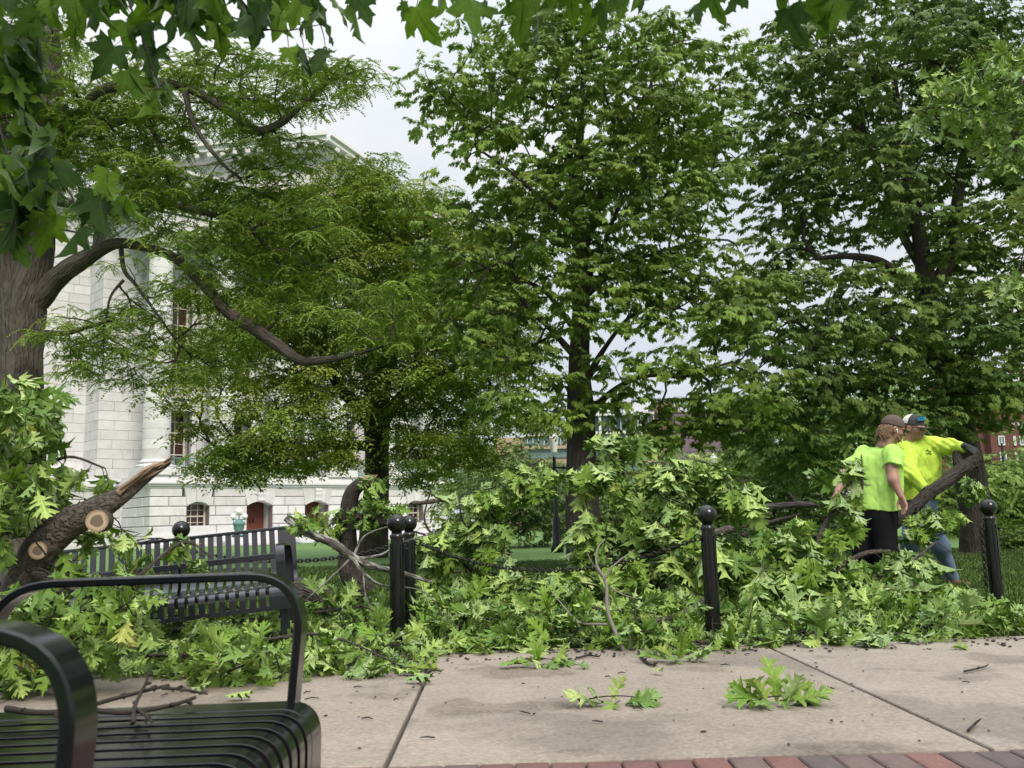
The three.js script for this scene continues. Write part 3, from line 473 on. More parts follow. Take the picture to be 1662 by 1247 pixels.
  for (const [x0, x1, z, y] of [[-26, -0.02, -4, 0]]) for (let k = 0; k < 13; k++) { const m = part('frieze_stone', blockGeo(1.98, 0.44, 0.5, 0.012), stoneMats[k % 5], B); m.position.set(-1 - k * 2, 2.88, -4); }
  { const q = new THREE.Group(); q.name = 'wall'; q.rotation.y = -Math.PI / 2; B.add(q); for (const z of [-1, -3]) { const m = part('frieze_stone', blockGeo(1.98, 0.44, 0.4, 0.012), stoneMats[1], q); m.position.set(z, 2.88, 0); } }
  sp('core', merge([box(W - 1.2, 2.4, 2.4, W / 2, 1.7, -2.9), box(25, 2.4, 1.5, -13, 1.7, -5.5)]), joint);
  // belt course: stacked mouldings round the block and along the wing
  const belt = []; for (const [y, h, o] of [[3.15, 0.1, 0.05], [3.26, 0.12, 0.14], [3.36, 0.1, 0.24], [3.46, 0.1, 0.16], [3.58, 0.14, 0.06]]) belt.push(box(W + 2 * o, h, 4.3 + o, W / 2, y, -2.15 + o / 2), box(26, h, 2.4 + o, -13.3 - o, y, -5.2 + o / 2)); belt.push(box(W, 0.2, 5, W / 2, 3.7, -2.6), box(26, 0.2, 4, -13, 3.7, -6.1));
  sp('belt_course', merge(belt), stoneMats[2]);
  // columns of drums on moulded bases, leafy capitals
  const r0 = 0.7, yb = 4.5, hc = 11.0, mk = () => {
    const c = new THREE.Group(); c.name = 'column';
    part('base', merge([box(2, 0.4, 2, 0, 3.99, 0), lathe([[0, 4.19], [0.94, 4.19], [1.0, 4.25], [0.98, 4.32], [0.85, 4.36], [0.82, 4.42], [0.9, 4.46], [0.88, 4.52], [0.74, 4.56], [0.7, 4.62]], 36)]), stoneMats[2], c);
    for (let k = 0; k < 20; k++) { const ra = r0 * (1 - 0.14 * (k / 20) ** 2), rb = r0 * (1 - 0.14 * ((k + 1) / 20) ** 2), h = hc / 20; part('drum', lathe([[ra - 0.02, 0], [ra, 0.014], [rb, h - 0.014], [rb - 0.02, h]], 32), stoneMats[Math.floor(bw() * 5)], c).position.y = 4.6 + k * h; }
    const cap = [lathe([[0.6, 15.6], [0.66, 15.66], [0.6, 15.72], [0.62, 16.2], [0.8, 16.75], [0.86, 16.8], [0.5, 16.82]], 24), box(1.75, 0.2, 1.75, 0, 16.93, 0)];
    for (let k = 0; k < 16; k++) for (const [yy, rr] of [[15.95, 0.68], [16.35, 0.76]]) { const a = (k + (yy > 16 ? 0.5 : 0)) / 16 * 6.283, s = new THREE.SphereGeometry(0.13, 7, 6).scale(0.9, 1.7, 0.55).rotateX(0.35).translate(0, yy, rr).rotateY(a); cap.push(s); }
    for (let k = 0; k < 4; k++) { const a = k / 4 * 6.283 + 0.785; cap.push(new THREE.TorusGeometry(0.13, 0.06, 7, 12).rotateY(Math.PI / 2).translate(0, 16.7, 0.98).rotateY(a)); }
    part('capital', merge(cap), stoneMats[3], c); return c;
  };
  const col = mk(); cols.forEach((x, i) => { const c = i ? col.clone() : col; c.position.set(x, 0, -0.95); B.add(c); });
  // cella wall with tall windows
  const holes = bays.flatMap((b) => [[b - 2.0, b - 0.8, 4.5, 7.6], [b - 2.0, b - 0.8, 9.6, 14.6]]);
  courses(B, 1.4, -2.7, W, -2.7, 3.8, 0.53, 25, 1.9, { holes });
  courses(B, -1.3, -4.2, 1.4, -4.2, 3.8, 0.53, 25, 1.75);
  courses(B, -1.3, -6.4, -1.3, -4.2, 3.8, 0.53, 25, 1.3);
  courses(B, -26, -6.4, -1.3, -6.4, 3.8, 0.53, 25, 1.7);
  courses(B, 1.4, -4.2, 1.4, -2.7, 3.8, 0.53, 25, 1.6);
  courses(B, W, -2.7, W, -14, 3.8, 0.53, 25, 2.2);
  sp('core', merge([box(W - 2.4, 13.2, 7, W / 2 + 0.5, 10.4, -6.9), box(24, 13.2, 4, -13.6, 10.4, -8.8)]), joint);
  bays.forEach((b) => {
    sp('pilaster', merge([-1.14, 1.14].map((x) => box(0.42, 12.2, 0.3, b + x, 10, -2.6))), stoneMats[1]);
    sp('window_reveal', merge([[6.05, 3.1], [12.1, 5.0]].flatMap(([y, h]) => [box(0.1, h, 0.8, b - 0.65, y, -3.12), box(0.1, h, 0.8, b + 0.65, y, -3.12), box(1.4, 0.1, 0.8, b, y - h / 2 - 0.05, -3.12), box(1.4, 0.1, 0.8, b, y + h / 2 + 0.05, -3.12)])), stoneMats[2]);
    sp('window_surround', merge([box(0.3, 3.5, 0.34, b - 0.75, 6.1, -2.62), box(0.3, 3.5, 0.34, b + 0.75, 6.1, -2.62), box(2.2, 0.34, 0.55, b, 8.0, -2.55), box(2.5, 0.14, 0.75, b, 8.25, -2.5), box(1.8, 0.3, 0.45, b, 7.66, -2.58), box(0.26, 0.7, 0.42, b - 0.95, 7.75, -2.55), box(0.26, 0.7, 0.42, b + 0.95, 7.75, -2.55)]), stoneMats[2]);
    for (const [y0, y1] of [[4.5, 7.6], [9.6, 14.6]]) {
      const f = new THREE.Group(); f.name = 'window'; f.position.set(b, (y0 + y1) / 2, -3.4); B.add(f); const h = y1 - y0;
      part('pane', box(1.18, h, 0.02, 0, 0, 0), darkGlass, f);
      const bars = [box(0.09, h, 0.1, -0.55, 0, 0.04), box(0.09, h, 0.1, 0.55, 0, 0.04), box(1.0, 0.1, 0.1, 0, h / 2 - 0.05, 0.04), box(0.05, h, 0.06, 0, 0, 0.03)]; for (let k = 1; k < 5; k++) bars.push(box(1.0, 0.06, 0.05, 0, -h / 2 + h * k / 5, 0.028));
      part('frame', merge(bars), sash, f);
    }
    const rail = [box(2.3, 0.07, 0.06, b, 4.75, -0.95), box(2.3, 0.06, 0.06, b, 3.95, -0.95), box(0.16, 1.05, 0.16, b - 1.1, 4.3, -0.95), box(0.16, 1.05, 0.16, b + 1.1, 4.3, -0.95)]; for (let k = 0; k < 17; k++) rail.push(box(0.03, 0.78, 0.03, b - 0.96 + k * 0.12, 4.35, -0.95));
    sp('balcony_railing', merge(rail), verdigris);
  });
  // entablature, cornice with brackets, pediment
  const en = []; for (const [y, h, o] of [[17.3, 0.5, 0.0], [17.75, 0.4, 0.06], [18.1, 0.14, 0.18], [18.6, 0.9, 0.02], [19.15, 0.25, 0.2]]) en.push(box(W + 0.4 + 2 * o, h, 12 + o, W / 2, y, -6.0 + o / 2), box(25, h, 4 + o, -13.8, y, -8.4 + o / 2)); en.push(box(W + 2.6, 0.28, 13.4, W / 2, 19.75, -5.4), box(W + 2.9, 0.16, 13.6, W / 2, 19.97, -5.3), box(26, 0.4, 5.4, -14.2, 19.8, -8), box(24, 3.2, 5, -14.2, 21.5, -9));
  sp('entablature', merge(en), stoneMats[1]);
  for (let k = 0; k < 28; k++) part('bracket', rbox(0.34, 0.36, 0.9, 0.05), stoneMats[3], B).position.set(-0.4 + k * 0.76, 19.44, 0.72);
  const rise = 4.1, half = W / 2 + 1.5, tri = (w, h, d, y, z) => new THREE.ExtrudeGeometry(new THREE.Shape([new THREE.Vector2(-w, 0), new THREE.Vector2(w, 0), new THREE.Vector2(0, h)]), { depth: d, bevelEnabled: false }).translate(W / 2, y, z);
  sp('pediment', tri(half - 0.7, rise - 0.3, 0.5, 20.05, -0.6), stoneMats[4]);
  sp('roof', tri(half - 0.2, rise, 12, 20.05, -12.6), std({ color: rgb(0.3, 0.31, 0.31), roughness: 0.8 }));
  const sl = Math.atan2(rise, half), len = Math.hypot(rise, half); for (const s of [-1, 1]) {
    const rk = merge([box(len, 0.3, 1.7, 0, 0.25, 0.25), box(len, 0.22, 2.0, 0, 0.5, 0.3), box(len, 0.4, 0.9, 0, -0.1, 0)]).rotateZ(-s * sl).translate(W / 2 + s * half / 2, 20.15 + rise / 2, 0.1); sp('raking_cornice', rk, stoneMats[2]);
    for (let k = 1; k < 15; k++) { const t = k / 15, m = part('bracket', rbox(0.34, 0.34, 0.7, 0.05), stoneMats[3], B); m.position.set(W / 2 + s * half * t, 20.12 + rise * (1 - t), 0.8); m.rotation.z = -s * sl; }
  }
  sp('steps', merge([0, 1, 2, 3].map((k) => box(13, 0.16, 0.6 + k * 0.5, W / 2, 0.48 - k * 0.16, 0.3 + k * 0.25 + 0.25))), stoneMats[3]);
}
// bronze lamps with white globes before the doors
function globeLamp(px, py, depth, label) {
  const p = at(px, py, depth), t = thing('globe_lamp', label, 'lamp', V(p.x, 0.45, p.z), 'globe lamps before the stone building'), h = p.y - 0.45;
  part('pedestal', lathe([[0, 0], [0.34, 0], [0.36, 0.12], [0.26, 0.2], [0.22, 0.3], [0.24, h - 0.75], [0.3, h - 0.68], [0.33, h - 0.58], [0.2, h - 0.5], [0.1, h - 0.4], [0, h - 0.38]], 12), verdigris, t);
  for (let k = 0; k < 8; k++) part('rib', rbox(0.05, h - 1.0, 0.05, 0.01, Math.cos(k * 0.785) * 0.24, h * 0.5 - 0.1, Math.sin(k * 0.785) * 0.24), verdigris, t);
  part('arm', merge([rbox(0.7, 0.05, 0.05, 0.01, 0, h - 0.42, 0), rbox(0.05, 0.3, 0.05, 0.01, 0, h - 0.3, 0)]), verdigris, t);
  const gm = std({ color: rgb(0.82, 0.82, 0.8), roughness: 0.25 }); for (const [x, y, r] of [[0, h, 0.18], [-0.29, h - 0.26, 0.14], [0.29, h - 0.26, 0.14]]) part('globe', new THREE.SphereGeometry(r, 20, 14).translate(x, y, 0), gm, t);
}
globeLamp(388, 830, 47, 'green bronze lamp with three white globes beside the left red door of the stone building');
globeLamp(485, 833, 50.5, 'green bronze lamp with white globes between the two red doors, behind the bench end');

// ------------------------------------------------------------------ buildings across the street
const glassM = new THREE.MeshPhysicalMaterial({ color: rgb(0.13, 0.2, 0.22), roughness: 0.1 }), whiteP = std({ color: rgb(0.55, 0.56, 0.59), roughness: 0.6 }), beige = std({ color: rgb(0.36, 0.27, 0.2), roughness: 0.9 }), redBr = std({ color: rgb(0.135, 0.056, 0.048), roughness: 0.95, map: rep(tex(256, 256, (u, v) => { const j = Math.floor(v * 16), m = (v * 16 % 1) < 0.14 || ((u * 8 + (j % 2) * 0.5) % 1) < 0.06 ? 1.25 : 0.75 + 0.4 * hash3(Math.floor(u * 8 + (j % 2) * 0.5), j, 4); return [m, m, m]; }), 0.8, 0.8) }), purple = std({ color: rgb(0.15, 0.105, 0.145), roughness: 0.7 }), slotM = std({ color: rgb(0.45, 0.46, 0.5), roughness: 0.6 });
{
  const d = 90, s = d / FPX, p = at(965, 650, d), q = (px, py) => at(px, py, d), B = thing('glass_building', 'pale building with white metal roof storey and glass balconies behind the middle trunk', 'building', V(p.x, 0, p.z)), X = (px) => q(px, 700).x - p.x, Y = (py) => q(965, py).y, bx = (n, m, x0, x1, y0, y1, z0, z1) => part(n, box(X(x1) - X(x0), Y(y0) - Y(y1), z1 - z0, (X(x0) + X(x1)) / 2, (Y(y0) + Y(y1)) / 2, (z0 + z1) / 2), m, B);
  bx('wall', beige, 800, 1066, 706, 905, -14, -0.4); bx('penthouse', whiteP, 975, 1056, 651, 674, -10, -1); bx('roof_edge', whiteP, 960, 1062, 672, 676, -11, 0.5); bx('upper_wall', glassM, 855, 1060, 676, 702, -12, -0.6);
  for (let k = 0; k < 3; k++) bx('louvre', slotM, 1000, 1016, 658 + k * 4, 660 + k * 4, -1, -0.9);
  for (let k = 0; k < 20; k++) bx('roof_seam', slotM, 977 + k * 4, 977.5 + k * 4, 652, 674, -1, -0.95);
  for (const y of [700.5, 722, 748, 774, 800, 826, 852]) { bx('floor_band', y < 705 ? whiteP : beige, 850, 1064, y, y + 5, -1, 0.1); bx('window_band', glassM, 852, 1062, y + 6, y + 19, -0.4, -0.25); }
  for (let k = 0; k < 24; k++) bx('mullion', whiteP, 855 + k * 9, 856 + k * 9, 678, 722, -0.55, -0.1);
  for (const [a, b] of [[888, 905], [913, 935], [1022, 1040]]) { for (const y of [684, 692]) bx('balcony_rail', whiteP, a, b, y, y + 1, 0.2, 0.3); for (let k = 0; k <= 4; k++) bx('baluster', whiteP, a + (b - a) * k / 4, a + (b - a) * k / 4 + 0.7, 684, 701, 0.2, 0.3); }
  bx('column', whiteP, 972, 976, 676, 745, -0.2, 0.3); bx('column', whiteP, 1040, 1044, 676, 745, -0.2, 0.3);
  part('aerial', new THREE.CylinderGeometry(0.04, 0.06, 1.8, 6).translate(X(1040), Y(651) + 0.9, -4), M.chain, B);
  const p2 = at(1110, 660, 96), B2 = thing('brick_and_purple_building', 'brick building with purple metal cladding and rooftop units behind the middle maple', 'building', V(p2.x, 0, p2.z)), X2 = (px) => at(px, 700, 96).x - p2.x, Y2 = (py) => at(1110, py, 96).y, b2 = (n, m, x0, x1, y0, y1, z0, z1) => part(n, box(X2(x1) - X2(x0), Y2(y0) - Y2(y1), z1 - z0, (X2(x0) + X2(x1)) / 2, (Y2(y0) + Y2(y1)) / 2, (z0 + z1) / 2), m, B2);
  const seamM = std({ color: rgb(0.09, 0.065, 0.09), roughness: 0.8 }), brick2 = std({ color: rgb(0.16, 0.1, 0.085), roughness: 0.95 });
  b2('wall', brick2, 1068, 1096, 653, 905, -12, 0); b2('wall', brick2, 1096, 1107, 659, 905, -12, -0.3); b2('cladding', purple, 1091, 1240, 671, 905, -11.5, 0.5); b2('roof_unit', slotM, 1089, 1104, 664, 671, -3, 0.3); b2('roof_unit', whiteP, 1076, 1086, 663, 670, 0, 0.4); b2('parapet', brick2, 1090, 1160, 669.5, 671, -0.2, 0.6);
  for (let k = 0; k < 12; k++) b2('cladding_joint', seamM, 1092 + k * 12, 1092.6 + k * 12, 672, 760, 0.5, 0.52); for (const y of [690, 712, 734]) { b2('cladding_joint', seamM, 1092, 1240, y, y + 0.6, 0.5, 0.53); }
}
{
  const d = 70, p = at(1600, 700, d), B = thing('red_brick_building', 'red brick apartment block with white framed windows behind the right trees', 'building', V(p.x, 0, p.z)), X = (px) => at(px, 700, d).x - p.x, Y = (py) => at(1600, py, d).y, wall = (x0, x1, y0, z0, z1) => part('wall', topUV(box(X(x1) - X(x0), Y(y0), z1 - z0, (X(x0) + X(x1)) / 2, Y(y0) / 2, (z0 + z1) / 2)), redBr, B);
  wall(1500, 1600, 640, -10, 0); wall(1600.2, 1626, 600, -10, 0.6); wall(1626.2, 1700, 600, -10, 0); wall(1700.2, 1860, 600, -10, 0.6);
  part('slab_edge', box(X(1700) - X(1500), 0.25, 0.3, (X(1500) + X(1700)) / 2, Y(640) - 0.1, 0.2), whiteP, B);
  for (let j = -5; j < 6; j++) for (const [px, w] of [[1515, 10], [1545, 10], [1575, 10], [1617, 9], [1645, 3], [1658, 9], [1690, 9], [1730, 9], [1770, 9], [1810, 9]]) {
    const y = Y(691 + j * 26), ww = w / FPX * d, z = px > 1600 && px < 1626 || px > 1700 ? 0.6 : 0, f = new THREE.Group(); if (px < 1600 && y > Y(650)) continue; if (y < 0.7) continue; f.name = 'window'; f.position.set(X(px), y, z); B.add(f);
    part('frame', merge([box(ww, 0.08, 0.1, 0, 0.32, 0.02), box(ww, 0.1, 0.14, 0, -0.32, 0.03), box(0.07, 0.64, 0.1, -ww / 2, 0, 0.022), box(0.07, 0.64, 0.1, ww / 2, 0, 0.022), box(0.05, 0.6, 0.08, 0, 0, 0.018)]), whiteP, f); part('pane', box(ww - 0.05, 0.6, 0.03, 0, 0, 0.005), glassM, f);
  }
}
// lamp posts in the park
function parkLamp(px, pyTop, depth, label) {
  const p = at(px, pyTop, depth), H = p.y, t = thing('park_lamp', label, 'lamp post', V(p.x, 0, p.z), 'white lantern lamp posts in the park');
  part('post', lathe([[0, 0], [0.16, 0], [0.17, 0.15], [0.12, 0.25], [0.1, 0.8], [0.055, 0.95], [0.045, H - 1.15], [0.09, H - 1.1], [0.1, H - 1.0], [0.05, H - 0.95], [0.045, H - 0.65], [0, H - 0.6]], 14), M.black, t);
  part('ladder_arm', rbox(0.5, 0.05, 0.05, 0.01, 0, H - 0.92, 0), M.black, t); for (const s of [-1, 1]) part('finial', new THREE.SphereGeometry(0.05, 10, 8).translate(s * 0.26, H - 0.92, 0), M.black, t);
  part('lantern', new THREE.CylinderGeometry(0.13, 0.08, 0.36, 8).translate(0, H - 0.34, 0), std({ color: rgb(0.8, 0.82, 0.84), roughness: 0.3 }), t);
  part('lantern_cap', lathe([[0.14, H - 0.16], [0.1, H - 0.08], [0.04, H - 0.03], [0.025, H], [0, H + 0.02]], 8), std({ color: rgb(0.7, 0.73, 0.76), roughness: 0.4 }), t);
}
{ // a run of pale pickets behind the clipped bush
  const p = at(1655, 872, 21), t = thing('picket_fence', 'short pale picket fence behind the round clipped bush at the right edge', 'fence', V(p.x, 0, p.z)), gm = std({ color: rgb(0.24, 0.225, 0.19), roughness: 0.9 }), pk = rbox(0.05, 0.34, 0.02, 0.006, 0, 0.17, 0);
  for (let k = 0; k < 24; k++) part('picket', pk, gm, t).position.set(-0.5 + k * 0.11, 0, 0); part('rail', merge([0.1, 0.26].map((y) => box(2.6, 0.05, 0.03, 0.78, y, -0.03))), gm, t);
}
parkLamp(898, 702, 24, 'black lamp post with white lantern left of the middle tree trunk');
parkLamp(1158, 737, 29, 'lamp post whose white lantern shows above the leaves beside the middle bollard');

// ------------------------------------------------------------------ standing trees
tree('honey_locust', 'large tree with fine feathery leaves and thick furrowed forked trunk at far left', {
  veil: [[215, 402, 14, 10.7], [245, 403, 12, 10.7], [270, 412, 12, 10.6], [295, 428, 12, 10.6], [318, 450, 14, 10.5], [340, 474, 14, 10.5], [362, 498, 14, 10.5], [385, 517, 15, 10.4], [410, 532, 15, 10.3], [435, 550, 15, 10.2], [460, 567, 14, 10.2], [485, 582, 13, 10.1]],
  kind: 'pinnate', seed: 101, bark: M.barkGrey, color: [0.165, 0.275, 0.042], per: 6, R: 0.32, size: 0.68, flat: 0.42, minD: 0.26, hole: 0.5, hf: 1.15, sag: 0.08, rTip: 0.006, yel: 0.2, step: 0.25,
  limbs: [
    [[44, 1010, 11, 0.32], [37, 800, 11, 0.265], [34, 620, 11, 0.25], [37, 500, 11, 0.262], [58, 420, 11, 0.2], [66, 300, 11, 0.17], [82, 150, 11.1, 0.15], [80, 40, 11.2, 0.115], [74, -80, 11.3, 0.08]],
    [[36, 560, 11, 0.2], [22, 460, 11, 0.2], [8, 360, 11, 0.18], [-5, 240, 11, 0.15], [-20, 80, 11, 0.11]],
    [[62, 490, 11, 0.13], [92, 452, 10.9, 0.13], [130, 425, 10.8, 0.11], [185, 396, 10.7, 0.066], [240, 403, 10.6, 0.05], [285, 420, 10.5, 0.056], [330, 462, 10.4, 0.064], [368, 505, 10.3, 0.068], [410, 532, 10.2, 0.07], [450, 560, 10.1, 0.066], [490, 586, 10, 0.054], [530, 584, 10, 0.042], [575, 576, 9.9, 0.026], [640, 556, 9.8, 0.01]],
    [[82, 160, 11.1, 0.1], [120, 190, 10.8, 0.06], [160, 155, 10.5, 0.1], [200, 138, 10.3, 0.07], [270, 135, 10.2, 0.055], [320, 150, 10.1, 0.05], [370, 180, 10, 0.05], [420, 212, 10, 0.05], [455, 200, 10, 0.045], [490, 170, 10, 0.03], [540, 130, 10, 0.02], [590, 112, 10, 0.012]],
    [[80, 170, 11, 0.08], [130, 215, 10.7, 0.06], [190, 198, 10.5, 0.055], [225, 190, 10.4, 0.035], [260, 230, 10.3, 0.022]],
    [[300, 148, 10.1, 0.04], [310, 190, 10, 0.03], [335, 235, 10, 0.025], [370, 275, 10, 0.018]],
    [[225, 290, 10.8, 0.05], [265, 330, 10.6, 0.06], [300, 338, 10.4, 0.045], [350, 350, 10.3, 0.03], [400, 372, 10.2, 0.02]],
    [[70, 540, 11, 0.04], [105, 541, 10.7, 0.032], [140, 532, 10.5, 0.025], [180, 520, 10.4, 0.018]],
    [[196, 402, 10.7, 0.03], [202, 440, 10.5, 0.028], [218, 460, 10.4, 0.022], [255, 510, 10.3, 0.016], [290, 560, 10.2, 0.01]],
    [[200, 455, 10.5, 0.02], [180, 480, 10.4, 0.015], [170, 530, 10.3, 0.01]],
  ],
  blobs: [[140, 230, 190, 85, 10.8, 1.2, 150], [200, 330, 130, 50, 10.6, 0.9, 50], [330, 265, 190, 70, 10.4, 1.0, 120], [340, 140, 180, 60, 10.2, 0.8, 75], [530, 130, 85, 40, 10, 0.6, 28], [60, 130, 100, 100, 11, 1.0, 60], [165, 545, 110, 75, 10.4, 0.6, 48], [300, 440, 120, 60, 10.2, 0.7, 52], [400, 500, 90, 50, 10.0, 0.5, 34], [440, 410, 150, 100, 10.1, 0.9, 80], [570, 500, 120, 70, 9.9, 0.7, 42], [300, 575, 120, 40, 10.2, 0.5, 20], [-60, 350, 70, 200, 11, 1.0, 30]],
});
tree('ash_tree', 'broad low tree with dark trunk and drooping compound leaves before the stone building', {
  veil: [[612, 700, 22, 24], [612, 725, 24, 24], [612, 750, 26, 24], [611, 775, 26, 24], [610, 800, 28, 24]],
  kind: 'ash', seed: 202, bark: M.barkDark, color: [0.15, 0.25, 0.042], per: 6, R: 0.62, size: 1.3, flat: 0.5, minD: 0.55, hole: 0.4, hf: 0.7, sag: 0.1, rTip: 0.012, step: 0.5, yel: 0.35, vary: 0.6,
  limbs: [
    [[604, 925, 24, 0.42], [608, 850, 24, 0.36], [612, 760, 24, 0.31], [612, 690, 24, 0.33], [618, 640, 24, 0.24], [640, 540, 24, 0.16], [660, 440, 24, 0.1], [650, 330, 24, 0.05]],
    [[602, 690, 24, 0.2], [575, 655, 23.7, 0.17], [545, 620, 23.4, 0.13], [520, 560, 23, 0.1], [500, 470, 23, 0.06]],
    [[625, 680, 24, 0.18], [655, 640, 23.6, 0.14], [700, 615, 23.2, 0.1], [760, 590, 23, 0.06], [820, 600, 23, 0.04]],
    [[600, 725, 24, 0.14], [560, 722, 23.4, 0.12], [500, 730, 22.8, 0.09], [450, 748, 22.4, 0.06], [410, 750, 22, 0.04]],
    [[640, 560, 23.8, 0.1], [690, 545, 23.2, 0.07], [740, 590, 22.8, 0.05], [800, 588, 22.5, 0.03]],
  ],
  blobs: [[590, 470, 170, 210, 24, 3.0, 150], [450, 560, 150, 110, 22.8, 2.2, 75], [720, 560, 150, 150, 23, 2.4, 110], [450, 700, 150, 70, 22, 1.8, 80], [740, 690, 150, 60, 22.5, 1.8, 70], [610, 340, 110, 80, 24, 2.2, 50], [480, 380, 120, 90, 23.5, 2, 50], [330, 640, 70, 40, 22, 1.2, 18], [680, 740, 60, 40, 22, 1, 22], [380, 740, 70, 40, 21.6, 1, 26], [780, 480, 80, 120, 23.5, 1.8, 40]],
});
tree('maple_tree', 'tall slender maple with dark trunk and airy star shaped leaves in the middle', {
  extra: [[1190, 670, 60, 35, 13.2, 0.7, 20], [1090, 705, 50, 22, 13.4, 0.6, 12], [1080, 500, 70, 40, 13.4, 0.7, 14], [1120, 590, 90, 30, 13.0, 0.6, 16], [1040, 430, 60, 40, 13.8, 0.7, 12], [1010, 590, 40, 30, 13.4, 0.5, 6], [1170, 520, 60, 60, 13.2, 0.7, 16]],
  kind: 'maple', seed: 303, bark: M.barkDark, color: [0.145, 0.25, 0.048], per: 13, R: 0.42, size: 0.58, flat: 0.45, minD: 0.44, hole: 0.48, hf: 0.8, sag: 0.08, rTip: 0.0075, step: 0.35, yel: 0.2, vary: 0.5,
  limbs: [
    [[955, 975, 14, 0.34], [948, 880, 14, 0.28], [944, 760, 14, 0.235], [943, 680, 14, 0.22], [940, 600, 14, 0.165], [943, 500, 14, 0.135], [941, 400, 14, 0.115], [938, 320, 14, 0.09], [942, 210, 14, 0.06], [946, 120, 14, 0.03]],
    [[942, 420, 14, 0.08], [962, 360, 14, 0.075], [985, 290, 13.9, 0.06], [1005, 230, 13.8, 0.04], [1055, 140, 13.7, 0.022]],
    [[938, 400, 14, 0.07], [928, 330, 14, 0.05], [925, 230, 14.1, 0.035], [905, 130, 14.2, 0.02]],
    [[952, 690, 14, 0.08], [968, 660, 13.8, 0.055], [1010, 625, 13.5, 0.042], [1050, 610, 13.3, 0.032], [1110, 612, 13, 0.02], [1180, 590, 12.8, 0.018]],
    [[950, 620, 14, 0.07], [985, 560, 13.8, 0.036], [1030, 510, 13.6, 0.026], [1100, 500, 13.4, 0.025]],
    [[950, 480, 14, 0.06], [1000, 440, 14, 0.034], [1060, 412, 14.1, 0.024], [1140, 390, 14.2, 0.02]],
    [[935, 580, 14, 0.06], [890, 530, 13.6, 0.045], [850, 488, 13.4, 0.045], [836, 440, 13.3, 0.03], [830, 380, 13.3, 0.018]],
    [[936, 540, 14, 0.05], [880, 470, 14.2, 0.035], [800, 440, 14.4, 0.022], [740, 410, 14.4, 0.014]],
    [[950, 460, 14.1, 0.05], [975, 410, 14.3, 0.04], [1010, 330, 14.6, 0.03], [1080, 270, 14.8, 0.02]],
    [[938, 360, 13.9, 0.05], [890, 330, 13.6, 0.035], [830, 280, 13.4, 0.025], [760, 230, 13.3, 0.015]],
  ],
  blobs: [[940, 190, 265, 190, 14, 1.8, 210], [930, 90, 280, 90, 14, 1.5, 80], [800, 340, 150, 150, 13.8, 1.5, 90], [1090, 330, 150, 130, 14, 1.5, 80], [1120, 550, 130, 60, 13.2, 1.0, 62], [1140, 450, 120, 70, 13.4, 1.1, 62], [1040, 480, 70, 60, 13.3, 0.9, 28], [930, 470, 70, 90, 13.2, 0.6, 26], [820, 510, 110, 90, 13.6, 1.2, 52], [870, 640, 90, 50, 13.2, 0.8, 28], [1010, 650, 70, 40, 13.3, 0.7, 14], [1210, 640, 70, 60, 13.2, 1.1, 36]],
});
tree('dark_maple_tree', 'dense dark green tree with leaning trunk behind the two workers', {
  extra: [[1625, 640, 75, 36, 16, 0.9, 24], [1545, 665, 60, 26, 15.8, 0.8, 14], [1600, 90, 90, 110, 16.4, 1.4, 26]],
  kind: 'maple', seed: 404, bark: M.barkDark, color: [0.105, 0.19, 0.045], per: 17, R: 0.55, size: 0.66, flat: 0.5, minD: 0.54, hole: 0.405, hf: 0.7, sag: 0.08, rTip: 0.009, step: 0.4, yel: 0.25, vary: 0.4,
  limbs: [
    [[1592, 915, 16.7, 0.36], [1584, 830, 16.7, 0.28], [1566, 720, 16.7, 0.24], [1546, 640, 16.7, 0.22], [1522, 560, 16.7, 0.2], [1508, 490, 16.7, 0.22], [1500, 430, 16.7, 0.16], [1488, 360, 16.7, 0.12], [1470, 260, 16.7, 0.08], [1450, 120, 16.7, 0.05]],
    [[1512, 480, 16.7, 0.16], [1545, 410, 16.5, 0.13], [1555, 320, 16.4, 0.1], [1570, 240, 16.3, 0.08], [1610, 200, 16.2, 0.05], [1650, 150, 16.2, 0.03]],
    [[1502, 470, 16.7, 0.12], [1465, 450, 16.4, 0.1], [1430, 425, 16.2, 0.08], [1380, 416, 16, 0.06], [1320, 420, 15.9, 0.03]],
    [[1500, 440, 16.7, 0.1], [1465, 380, 16.9, 0.08], [1440, 310, 17, 0.06], [1410, 220, 17.2, 0.03]],
    [[1540, 620, 16.7, 0.08], [1480, 560, 16, 0.06], [1400, 540, 15.6, 0.04], [1320, 560, 15.3, 0.02]],
    [[1550, 600, 16.6, 0.08], [1600, 540, 16.3, 0.06], [1660, 520, 16, 0.04]],
  ],
  blobs: [[1440, 260, 220, 220, 16.7, 2.2, 125], [1470, 80, 240, 110, 16.7, 2.0, 60], [1600, 300, 130, 240, 16.4, 1.8, 65], [1390, 520, 210, 120, 15.8, 1.6, 80], [1560, 540, 160, 130, 16, 1.6, 58], [1300, 620, 150, 80, 15.4, 1.3, 46], [1500, 655, 130, 50, 15.8, 1.2, 38], [1640, 600, 60, 40, 16, 1.0, 12], [1240, 540, 70, 90, 15.6, 1.0, 22], [1275, 290, 70, 170, 16.4, 1.2, 34], [1270, 120, 60, 90, 16.6, 1.2, 14]],
});

